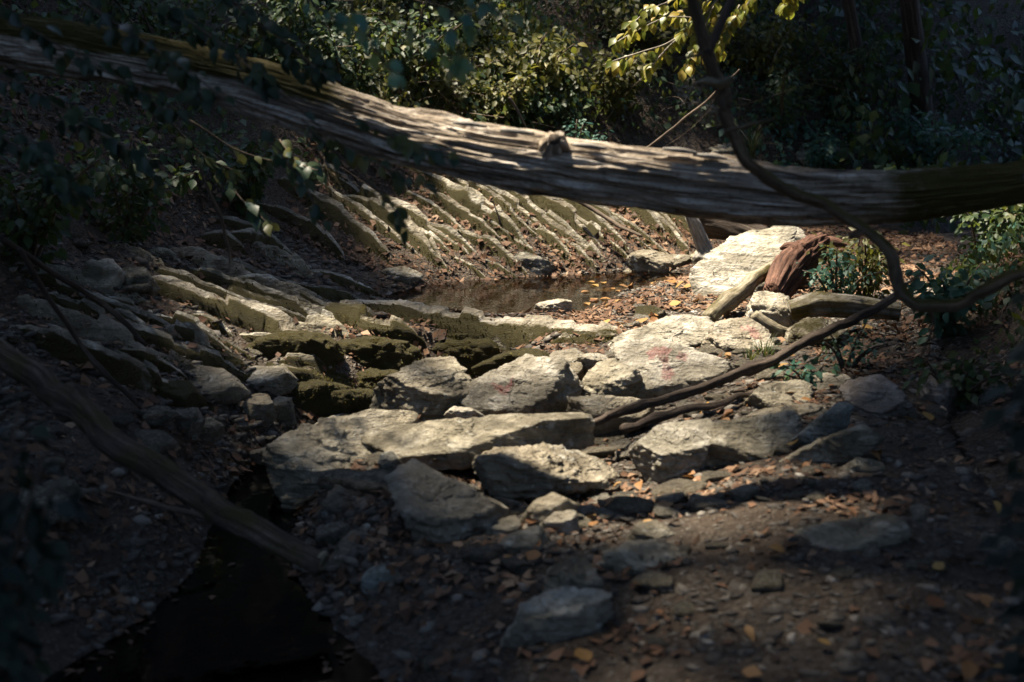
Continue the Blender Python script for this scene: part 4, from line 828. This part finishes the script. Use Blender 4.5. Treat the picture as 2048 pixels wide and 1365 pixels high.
loose(200, (-.8, 1.5, 5.6, 8.6), lambda x, y: x*0+1, 'small wedged stone', 'stones between the boulders', .025, .085, ['rock', 'rock_pale', 'rock'])
def fallen(n, box, label, group, smin, smax):
    P, nn = scatter(n, *box, lambda x, y: x*0+1)
    for i, p in enumerate(P):
        if p[2] < STREAM_Z: continue
        kk = int(rng.integers(3)); me = single_leaf('fallen%d' % kk, (1.1, 1.4, .8)[kk], (.35, -.2, .5)[kk])
        d = unit(1)[0]; d[2] *= .15; nr = nn[i]+unit(1)[0]*.35
        tag(place_leaf('fallen_leaf', me, M['fallen'], p+np.array([0, 0, .03]), d, nr, rng.uniform(smin, smax)), label, 'leaf', group); by_anchor(COL.objects[-1], p, label)
fallen(120, (-.2, 2.3, 3.8, 8.3), 'orange fallen leaf', 'fallen leaves on the near path', .05, .085)
fallen(70, (.6, 2.4, 9.0, 11.2), 'dry fallen leaf', 'fallen leaves on the gravel bar', .06, .10)
# leaves afloat on the pool
P = np.array([(rng.uniform(.1, 1.0), rng.uniform(9.95, 11.2), POOL_Z+.004) for _ in range(34)])
for p in P:
    if not inside(np.array([p[0]]), np.array([p[1]]), POOL)[0] or (p[0] < .45 and p[1] > 10.4): continue
    me = single_leaf('floating', 1.2, -.05); d = unit(1)[0]; d[2] = 0
    tag(place_leaf('floating_leaf', me, M['fallen'], p, d, np.array([.02, .02, 1.]), rng.uniform(.05, .09)), 'orange leaf afloat on the pool', 'leaf', 'leaves afloat on the pool'); by_anchor(COL.objects[-1], p, 'orange leaf afloat on the pool')

x = rng.uniform(-2.4, .3, 2600); y = rng.uniform(3.0, 7.5, 2600); hb_ = height(x, y); k = (hb_ < STREAM_Z) & (rng.uniform(size=2600) < np.clip(1-(STREAM_Z-hb_)/.06, .03, 1)*sm(-.3, .4, noise(np.stack([x*2, y*2, x*0], 1), 77)+.1)); x, y = x[k], y[k]; m = len(x)
nr = unit(m)*.08+np.array([0, 0, 1.]); d = unit(m); d[:, 2] = 0
tag(link('floating_litter', leaves_mesh('floating_litter', np.stack([x, y, x*0+STREAM_Z+.005], 1), d, nr, rng.uniform(.02, .06, m), np.clip(rng.beta(1.2, 3, m), 0, 1), LEAF4, rng.uniform(.5, 1.4, (m, 1, 1))), M['litter']), 'dead leaves and scum afloat along the edge of the dark stream', 'leaf litter', kind='stuff')
# ------------------------------------------------------------------ foliage of the banks
def bank_cover(name, n, box, dens, label, mat, size, thick, cmean=(1.6, 2.0)):
    P, nn = scatter(n, *box, dens); m = len(P); out = nn+np.array([0, -.35, .15])
    cl = noise(P*1.4, 21)*.5+.5; P = P+nn*(rng.uniform(0, 1, (m, 1))*thick*(.25+cl[:, None]))
    nr = out+unit(m)*.6; d = unit(m)*.8+np.array([0, -.35, -.75]); c = np.clip(rng.beta(*cmean, m)+noise(P*2.5, 22)*.25, 0, 1)
    tag(link(name, leaves_mesh(name, P, d, nr, size[0]*.55+(size[1]*1.15-size[0]*.55)*rng.uniform(size=m)**1.8, c, LEAF4, rng.uniform(.6, 1.3, (m, 1, 1))), M[mat]), label, 'ground cover', kind='stuff')
HI = lambda a, b: (lambda x, y: sm(a, b, height(x, y, False)))
patch = lambda s, f=1.1, lo=-.25, hi=.25: (lambda x, y: sm(lo, hi, noise(np.stack([x*f, y*f, x*0], 1), s)))
bank_cover('ivy_cover', 34000, (-2.6, 4.0, 12.0, 16.0), lambda x, y: HI(.75, 1.15)(x, y)*(.12+.88*patch(31)(x, y)), 'dark green ivy and undergrowth over the steep far bank', 'leaf_dark', (.045, .095), .4)
bank_cover('ivy_cover', 17000, (-1.5, 4.0, 12.4, 16.0), lambda x, y: HI(.95, 1.4)(x, y)*(.05+.95*patch(33)(x, y)), 'olive undergrowth leaves over the upper far bank', 'leaf_olive', (.045, .10), .5)
bank_cover('ivy_cover', 11000, (1.7, 4.6, 4.2, 11.5), lambda x, y: HI(.10, .34)(x, y)*(.25+.75*patch(36)(x, y)), 'ivy over the foot of the right bank beside the path', 'leaf_dark', (.04, .09), .22)
bank_cover('ivy_cover', 16000, (2.0, 9, 4.0, 17), lambda x, y: HI(.22, .55)(x, y)*(.1+.9*patch(35)(x, y)), 'blue green ivy over the right bank', 'leaf_teal', (.05, .10), .28)
bank_cover('ivy_cover', 12000, (-7, -1.4, 6.0, 13), lambda x, y: HI(.65, 1.0)(x, y)*(.2+.8*patch(37)(x, y)), 'dark undergrowth over the left bank', 'leaf_dark', (.05, .10), .4)
bank_cover('ivy_cover', 24000, (3.2, 13, 13.6, 25), lambda x, y: .25+.75*patch(39)(x, y), 'dim undergrowth up the creek at the upper right', 'leaf_dark', (.09, .19), .7)
# exposed rock on the far bank above the log
for k, (pl, lab) in enumerate([([(1345, 250), (1370, 205), (1420, 190), (1440, 230), (1410, 262)], 'grey outcrop in the ivy behind the crooked branch'),
                              ([(1400, 310), (1420, 280), (1470, 275), (1490, 300), (1450, 318)], 'small outcrop just above the fallen log behind the crooked branch'),
                              ([(1330, 190), (1350, 160), (1385, 150), (1400, 185), (1370, 205)], 'dim outcrop higher up in the ivy of the far bank'),
                              ([(1560, 315), (1590, 285), (1650, 280), (1690, 305), (1640, 325)], 'grey outcrop above the right half of the fallen log')]):
    rock('outcrop', pl, lab, 'rock_ledge', 'rock', seed=170+k, D=.25, tau=30)
def tangle(name, n, box, label):
    P, nn = scatter(n, *box, lambda x, y: sm(.7, 1.1, height(x, y, False))); Vs, Fs, us, off = [], [], [], 0
    for i, p in enumerate(P):
        L_ = rng.uniform(.3, 1.0); d = unit(1)[0]*np.array([1, .5, .8])+np.array([0, -.2, .35]); d /= np.linalg.norm(d); q0 = p+nn[i]*.05; md = q0+d*L_*.5+unit(1)[0]*.1; me_, c_ = None, None
        Q, t = resample(np.array([q0, md, q0+d*L_+np.array([0, -.1, -.15*L_])]), 9); r_ = rng.uniform(.003, .008)
        for j in range(9):
            for a in (0, 2.1, 4.2): Vs.append(Q[j]+np.array([math.cos(a), 0, math.sin(a)])*r_*(1-.08*j)); us.append(j*.1)
            if j:
                b0 = off+3*(j-1)
                for a in range(3): Fs.append((b0+a, b0+(a+1) % 3, b0+3+(a+1) % 3, b0+3+a))
        off += 27
    me = mesh_np(name, np.array(Vs), np.array(Fs)); attr(me, 'u', us); attr(me, 'v', np.zeros(len(us))); attr(me, 'moss', np.zeros(len(us)))
    tag(link(name, me, M['twig']), label, 'twigs', kind='stuff')
tangle('twig_tangle', 420, (-3.0, 5.0, 11.8, 15.5), 'tangle of thin dry twigs through the undergrowth of the far bank')

def shrub(px, py, Y, hgt, spread, n, mat, lab, size=(.06, .1), nst=6, droop=.3, name='shrub', base=None, wide=1.0):
    b = np.array(base) if base is not None else at(px, py, Y); b = b.copy()
    if base is None: b[2] = hz(b[0], b[1])
    o = empty(name, b, lab, 'shrub', 'shrubs of the wooded banks'); pos, drs = [], []
    for s in range(nst):
        a = rng.uniform(0, 6.28); r = spread*rng.uniform(.3, 1); tip = b+np.array([math.cos(a)*r, math.sin(a)*r*.7-.12, hgt*rng.uniform(.65, 1.05)-droop*r])
        mid = b+(tip-b)*.5+np.array([0, 0, hgt*.22]); pts = [b-np.array([0, 0, .05]), mid, tip]
        tube('stem', pts, [.012, .009, .004], 'twig', parent=o, seg=6, step=.06, seed=int(rng.integers(999)), rough=.15)
        Q, t = resample(np.array(pts), 20); m = n//nst; i = (rng.beta(2, 1.2, m)*19).astype(int)
        off = unit(m)*np.array([1, 1, .7])*rng.uniform(.02, .16, (m, 1))*(.6+spread*.6); pos.append(Q[i]+off); drs.append(off/np.linalg.norm(off, axis=1, keepdims=True)+np.array([0, -.2, -.55]))
    pos, drs = np.concatenate(pos), np.concatenate(drs); m = len(pos)
    nr = np.array([-.15, -.45, .8])+unit(m)*.55
    me = leaves_mesh('foliage', pos-b, drs, nr, rng.uniform(*size, m), np.clip(rng.beta(2, 2, m)+noise(pos*3, 41)*.2, 0, 1), LEAF8 if size[1] > .085 else LEAF4, wide)
    tag(link('foliage', me, M[mat], o), kind='stuff'); return o
SH = [(1150, 300, 13.2, .55, .38, 360, 'leaf_teal', 'compact blue green shrub just above the fallen log, centre', (.04, .07)),
 (960, 200, 13.4, .7, .6, 420, 'leaf_olive', 'olive shrub on the far bank above the middle of the log', (.06, .1)),
 (1060, 150, 13.7, .8, .6, 420, 'leaf_olive', 'yellowish shrub left of the sunlit yellow green bough', (.06, .11)),
 (830, 120, 13.9, .9, .7, 420, 'leaf_dark', 'dark shrub on the far bank above the left half of the log', (.06, .1)),
 (690, 150, 13.3, .9, .7, 420, 'leaf_dark', 'dark shrub on the far bank behind the mossy part of the log', (.06, .1)),
 (1230, 170, 13.9, .7, .6, 420, 'leaf_olive', 'shrub under the sunlit yellow green bough', (.06, .1)),
 (1290, 60, 14.2, .8, .7, 420, 'leaf_olive', 'shrub behind the sunlit yellow green bough', (.07, .11)),
 (1560, 200, 13.2, .8, .6, 420, 'leaf_dark', 'shrub right of the crooked branch on the far bank', (.05, .09)),
 (1530, 100, 13.8, .8, .6, 380, 'leaf_olive', 'upper shrub right of the crooked branch', (.06, .1)),
 (1650, 300, 11.8, .5, .5, 360, 'leaf_teal', 'blue green shrub above the right half of the log', (.05, .09)),
 (1690, 140, 13, .9, .7, 420, 'leaf_dark', 'dark shrub around the thin trunk at upper right', (.05, .09)),
 (1850, 250, 11.3, .8, .8, 460, 'leaf_teal', 'dim blue green shrub at the upper right', (.05, .1)),
 (1670, 550, 10.2, .5, .35, 260, 'leaf_teal', 'bright blue green bush beside the red rotten log', (.035, .075)),
 (1730, 520, 10.0, .6, .45, 300, 'leaf_olive', 'green bush under the right end of the fallen log', (.05, .09)),
 (1690, 690, 8.3, .3, .28, 90, 'leaf_teal', 'low blue green plant behind the long diagonal branch', (.03, .06)),
 (1620, 740, 7.9, .18, .2, 60, 'leaf_teal', 'small blue green seedling in front of the long diagonal branch', (.05, .08)),
 (1900, 560, 6.6, .55, .5, 260, 'leaf_teal', 'dark bush below the bend of the crooked branch', (.06, .1)),
 (1900, 740, 6.6, .4, .35, 160, 'leaf_dark', 'dark bush at the right edge beside the mauve block', (.05, .09)),
 (1960, 420, 8.6, .8, .6, 320, 'leaf_dark', 'dark bush beneath the right end of the fallen log', (.06, .1)),
 (480, 330, 9.6, .7, .6, 320, 'leaf_dark', 'dark bush below the log on the left bank', (.06, .1)),
 (250, 380, 9.2, .8, .7, 360, 'leaf_dark', 'dark bush further left below the log', (.06, .1)),
 (60, 420, 8.6, .8, .7, 360, 'leaf_dark', 'dark bush at the left edge', (.06, .1)),
 (560, 60, 13, 1.0, .8, 420, 'leaf_dark', 'dark tall shrub at the upper left above the log', (.06, .1)),
 (330, 30, 12, 1.0, .9, 420, 'leaf_dark', 'dark shrub at the top left corner of the far bank', (.06, .1)),
]
for (px, py, Y, hg, spd, n, mt, lab, sz) in SH:
    g = G(px, py+FPX*hg*.45/Y) if True else None
    shrub(px, py, g[1], hg, spd, int(n*1.6), mt, lab, (sz[0]*.6, sz[1]*.9), base=g)

shrub(0, 0, 0, 2.0, .42, 1100, 'leaf_black', 'dark out of focus bush added to darken the right edge, nearest the viewer', (.04, .085), 9, .2, base=(1.32, 3.2, hz(1.32, 3.2)))  # bush added to darken the right edge of the view
shrub(0, 0, 0, 1.5, .40, 900, 'leaf_black', 'dark out of focus bush added to darken the left edge, nearest the viewer', (.04, .085), 9, .2, base=(-1.38, 3.3, hz(-1.38, 3.3)))  # bush added so the left edge of the view goes dark
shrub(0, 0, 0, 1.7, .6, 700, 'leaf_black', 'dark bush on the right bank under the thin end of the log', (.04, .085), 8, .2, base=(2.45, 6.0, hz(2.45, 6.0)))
def grass(px, py, n, ln, lab):
    b = G(px, py); a = rng.uniform(0, 6.28, n); tl = rng.uniform(.15, .75, n); L = ln*rng.uniform(.5, 1.1, n); V = []; F = []; C = []
    for i in range(n):
        o = np.array([math.cos(a[i])*.05*rng.uniform(), math.sin(a[i])*.05*rng.uniform(), -.02]); dr = np.array([math.cos(a[i]), math.sin(a[i]), 0]); sd = np.array([-dr[1], dr[0], 0])*.006; k0 = len(V); cv = rng.uniform()
        for j in range(5):
            t = j/4; p = o+dr*(tl[i]*L[i]*t*t)+np.array([0, 0, L[i]*(t-.45*tl[i]*t*t)]); w_ = (1-t*.92); V += [p-sd*w_, p+sd*w_]; C += [cv, cv]
            if j: F.append((k0+2*j-2, k0+2*j-1, k0+2*j+1, k0+2*j))
    me = mesh_np('blades', np.array(V), F); attr(me, 'c', C); e_ = empty('grass_tuft', b, lab, 'grass', 'tufts of grass'); tag(link('blades', me, M['grass'], e_), kind='stuff')
grass(1500, 315, 70, .42, 'long-bladed grass tuft just above the log, right of the crooked branch')
grass(1665, 235, 50, .35, 'grass tuft higher on the far bank at right')
grass(1528, 712, 40, .16, 'small grass tuft by the faint red smear boulder')
grass(1500, 722, 24, .12, 'tiny grass tuft above the long diagonal branch')

# sunlit yellow green bough and near sprigs: leaves one by one
def bough(name, paths, Ys, r, n, leafkind, mat, lab, twigmat, size, spread=.05, droop=.6, cat='branch', wide=1.1):
    first = at(*paths[0][0], Ys if not hasattr(Ys, '__len__') else Ys[0]); o = empty(name, first, lab, cat)
    me = single_leaf(leafkind, wide, .15); pts = []
    for j, pth in enumerate(paths):
        Y = Ys if not hasattr(Ys, '__len__') else Ys[j]; P = np.array(pix(pth, Y)); P[:, 1] += np.linspace(0, rng.uniform(-.25, .25), len(P))
        tube('twig', P, [r*(1 if j == 0 else .7)]+[r*.6]*(len(P)-2)+[r*.3], twigmat, parent=o, seg=6, step=.03, seed=400+j, wob=.008, cap=True); Q, _ = resample(P, 30); pts.append(Q)
    for i in range(n):
        Q = pts[int(rng.integers(len(pts)))]; k = int(rng.beta(1.6, 1.0)*29); side = unit(1)[0]
        tg = Q[min(k+1, 29)]-Q[max(k-1, 0)]; tg /= np.linalg.norm(tg)+1e-9
        d = side*.7+tg*.6+np.array([0, -.1, -droop]); nr = np.array([-.2, -.55, .7])+unit(1)[0]*.45
        place_leaf('leaf', me, mat, Q[k]+side*rng.uniform(0, spread), d, nr, rng.uniform(*size), o)
    return o
bough('leafy_bough', [[(1470, -40), (1400, 40), (1330, 90), (1250, 115), (1205, 130)], [(1440, -30), (1370, 60), (1300, 130), (1285, 150)], [(1430, 10), (1390, 90), (1365, 140)], [(1400, 40), (1340, 30), (1260, 70), (1230, 90)], [(1480, 10), (1450, 70), (1420, 120)], [(1430, -40), (1350, 0), (1290, 20), (1250, 60)], [(1520, -30), (1480, 30), (1440, 60)], [(1560, -40), (1590, 0), (1570, 20)]], 11.6, .011, 420, 'yellow', M['leaf_yellow'], 'sunlit yellow green leafy bough hanging at the top, left of the crooked branch', 'pale_twig', (.05, .10), .05)
bough('leafy_bough', [[(700, -60), (770, 30), (850, 90), (930, 130)], [(760, -60), (880, 20), (960, 60)], [(850, -60), (960, 0), (1030, 40)], [(680, -30), (740, 80), (800, 160), (830, 215)], [(560, -50), (640, 20), (720, 60)], [(900, 60), (920, 110), (905, 150)]], [3.9, 4.0, 4.1, 4.0, 4.2, 3.9], .005, 60, 'sprig', M['leaf_sprig'], 'blurred blue green sprig hanging in front of the log at the top', 'twig', (.03, .058), .018)
bough('leafy_bough', [[(560, 180), (640, 260), (720, 310), (800, 350), (880, 380)], [(600, 240), (700, 330), (780, 400), (830, 460)], [(700, 230), (790, 280), (870, 300), (920, 310)], [(520, 260), (600, 350), (650, 440)]], [5.2, 5.3, 5.1, 5.5], .006, 90, 'sprig2', M['leaf_dim'], 'drooping leafy sprig across the left part of the log', 'twig', (.03, .07), .018)
bough('leafy_bough', [[(380, 240), (460, 300), (560, 330), (640, 345)], [(330, 230), (400, 320), (480, 350)], [(420, 330), (500, 400), (560, 440)], [(180, 240), (260, 330), (330, 400)], [(560, 280), (600, 320), (650, 330)]], [7.0, 7.0, 7.1, 6.9, 7.0], .007, 110, 'sprig3', M['leaf_dim'], 'shaded leafy branch below the log at left', 'twig', (.04, .085), .02)

bough('leafy_bough', [[(-120, -60), (60, 60), (220, 150), (360, 230)], [(80, -60), (220, 40), (360, 120), (470, 200)], [(-120, 80), (40, 170), (180, 260), (300, 330)], [(240, -60), (360, 30), (480, 110), (560, 190)], [(-100, 200), (60, 300), (170, 390)], [(400, -60), (480, 20), (580, 90), (660, 150)]], [5.4, 5.5, 5.2, 5.6, 5.1, 5.7], .008, 380, 'dark_sprig', M['leaf_shade'], 'dark overhanging leafy boughs that cover the left end of the log', 'twig', (.03, .075), .05)
# ------------------------------------------------------------------ trees: mostly unseen ones added for shade, crowns cut open where sun should land
def gap(x, y):
    """How far the added leaf roof is cut open along the sunbeam to light chosen spots."""
    def E(cx, cy, rx, ry): return np.clip(1.35-np.hypot((x-cx)/rx, (y-cy)/ry), 0, 1)
    g = np.maximum.reduce([E(.8, 9.5, 1.25, 2.3), E(.45, 7.6, 1.25, 1.1), E(.55, 5.85, .9, .5), E(1.85, 11.3, 1.5, 1.2), .3*E(.3, 3.55, .75, .4), .8*E(.05, 6.8, 1.3, .8),
        .33*E(2.2, 13.3, 4.2, 1.9), E(.7, 12.0, 2.2, 1.3), .5*E(-1.2, 8.6, 1.5, 1.7), .7*E(-.4, 8.4, 1.0, .8), .36*E(.45, 4.5, 1.4, 1.4)])
    return g
def tree(x, y, hgt, cr, lab, nleaf=5200, tr=.16, lean=(0, 0)):
    z = hz(x, y)-.15; b = np.array([x, y, z]); o = empty('tree', b, lab, 'tree', 'trees of the gorge')
    top = np.array([x+lean[0], y+lean[1], z+hgt]); tube('trunk', [b, b+(top-b)*.5+np.array([rng.uniform(-.2, .2), rng.uniform(-.2, .2), 0]), top], [tr, tr*.75, tr*.35], 'bark', parent=o, seg=18, step=.12, seed=int(rng.integers(999)), rough=.12, ridge=.06)
    cc = top+np.array([0, 0, .2])
    for k in range(6):
        a = k*1.05+rng.uniform(0, .6); t0 = b+(top-b)*rng.uniform(.6, .95); e_ = cc+np.array([math.cos(a)*cr*.75, math.sin(a)*cr*.75, rng.uniform(-.4, 1.2)])
        tube('limb', [t0, (t0+e_)/2+np.array([0, 0, .4]), e_], [tr*.4, tr*.25, .02], 'bark', parent=o, seg=8, step=.2, seed=int(rng.integers(999)), rough=.1)
    n = nleaf; u = unit(n)*(rng.uniform(size=(n, 1))**.45); P = cc+u*np.array([cr, cr, 1.9])
    keep = noise(P*.8, 51) > -.55; P = P[keep]
    lo = np.maximum(3.9, height(P[:, 0], P[:, 1], False)+1.2); P = P[P[:, 2] > lo]
    t = (P[:, 2]-.5)/SUN.z; gx, gy = P[:, 0]-SUN.x*t, P[:, 1]-SUN.y*t
    vg = np.clip(1.35-np.hypot((P[:, 0]-2.3)/1.6, (P[:, 1]-4.6)/2.2), 0, 1)  # overhead opening cut so more sky light reaches the near path
    P = P[rng.uniform(size=len(P)) > np.maximum(gap(gx, gy)*2.2, vg)]; m = len(P)
    nr = unit(m)*.7+np.array([0, 0, 1.]); d = unit(m); d[:, 2] *= .4
    tag(link('crown', leaves_mesh('crown', P-b, d, nr, rng.uniform(.16, .34, m), rng.uniform(size=m), LEAF4, 1.25), M['leaf_canopy'], o), kind='stuff')
SHADE_TREES = [(-2.9, 3.0, 7, 4.0, 'added unseen shade tree beside the viewer on the left bank'), (-4.2, 5.5, 6.0, 4.2, 'added unseen shade tree on the left bank level with the thin fallen trunk'), (-5.2, 9.5, 5.5, 4.4, 'added unseen shade tree on the left bank above the left end of the fallen log'),  # out of view, added so their crowns shade the scene
 (-4.0, 14, 4.8, 4.2, 'added unseen shade tree at the top of the far bank, leftmost'), (-.5, 17.5, 5, 4.4, 'added unseen shade tree at the top of the far bank, centre'), (4.0, 18, 5, 4.4, 'added unseen shade tree at the top of the far bank, right of centre'),
 (4.3, 5.0, 6.0, 4.2, 'added unseen shade tree on the right bank level with the path'), (4.9, 9.2, 5.5, 4.3, 'added unseen shade tree on the right bank above the right end of the log'), (7.5, 13.5, 5.5, 4.6, 'added unseen shade tree on the right bank far up the creek'),
 (-3.4, .5, 7, 4.4, 'added unseen shade tree behind the viewer on the left'), (3.6, .0, 7, 4.2, 'added unseen shade tree behind the viewer on the right'), (-2.6, -4, 7, 4.6, 'added unseen shade tree far behind the viewer on the left'), (2.8, -4.2, 7, 4.6, 'added unseen shade tree far behind the viewer on the right'), (0, -9, 6, 5, 'added unseen shade tree farthest behind the viewer'),
 (-8.5, 5, 5, 4.6, 'added unseen shade tree high on the left bank, nearer'), (-9, 12, 5, 4.6, 'added unseen shade tree high on the left bank, farther'), (8.8, 5, 5, 4.6, 'added unseen shade tree high on the right bank, nearer'), (9.4, 10, 5, 4.6, 'added unseen shade tree high on the right bank, farther')]
for (x, y, hg, cr, lab) in SHADE_TREES: tree(x, y, hg, cr, lab, 9000 if abs(x) > 2.7 and 2 < y < 15 else 5200)  # denser crowns along the sides to darken them
tree(-3.6, 8.6, 6.2, 3.6, 'added unseen shade tree on the left bank leaning out over the creek', 5200, .15, (2.6, -.6))  # added so its crown blocks stray sun over the middle
g1 = G(1745, 245); tree(g1[0], g1[1], 5.2, 3.4, 'slender dark trunk at the upper right behind the log', 3600, .075, (-.9, .2))
g2 = G(1850, 230); tree(g2[0], g2[1], 5.4, 3.4, 'thicker dark trunk at the upper right, right of the slender one', 3600, .12, (-1.1, .1))
name_pending()
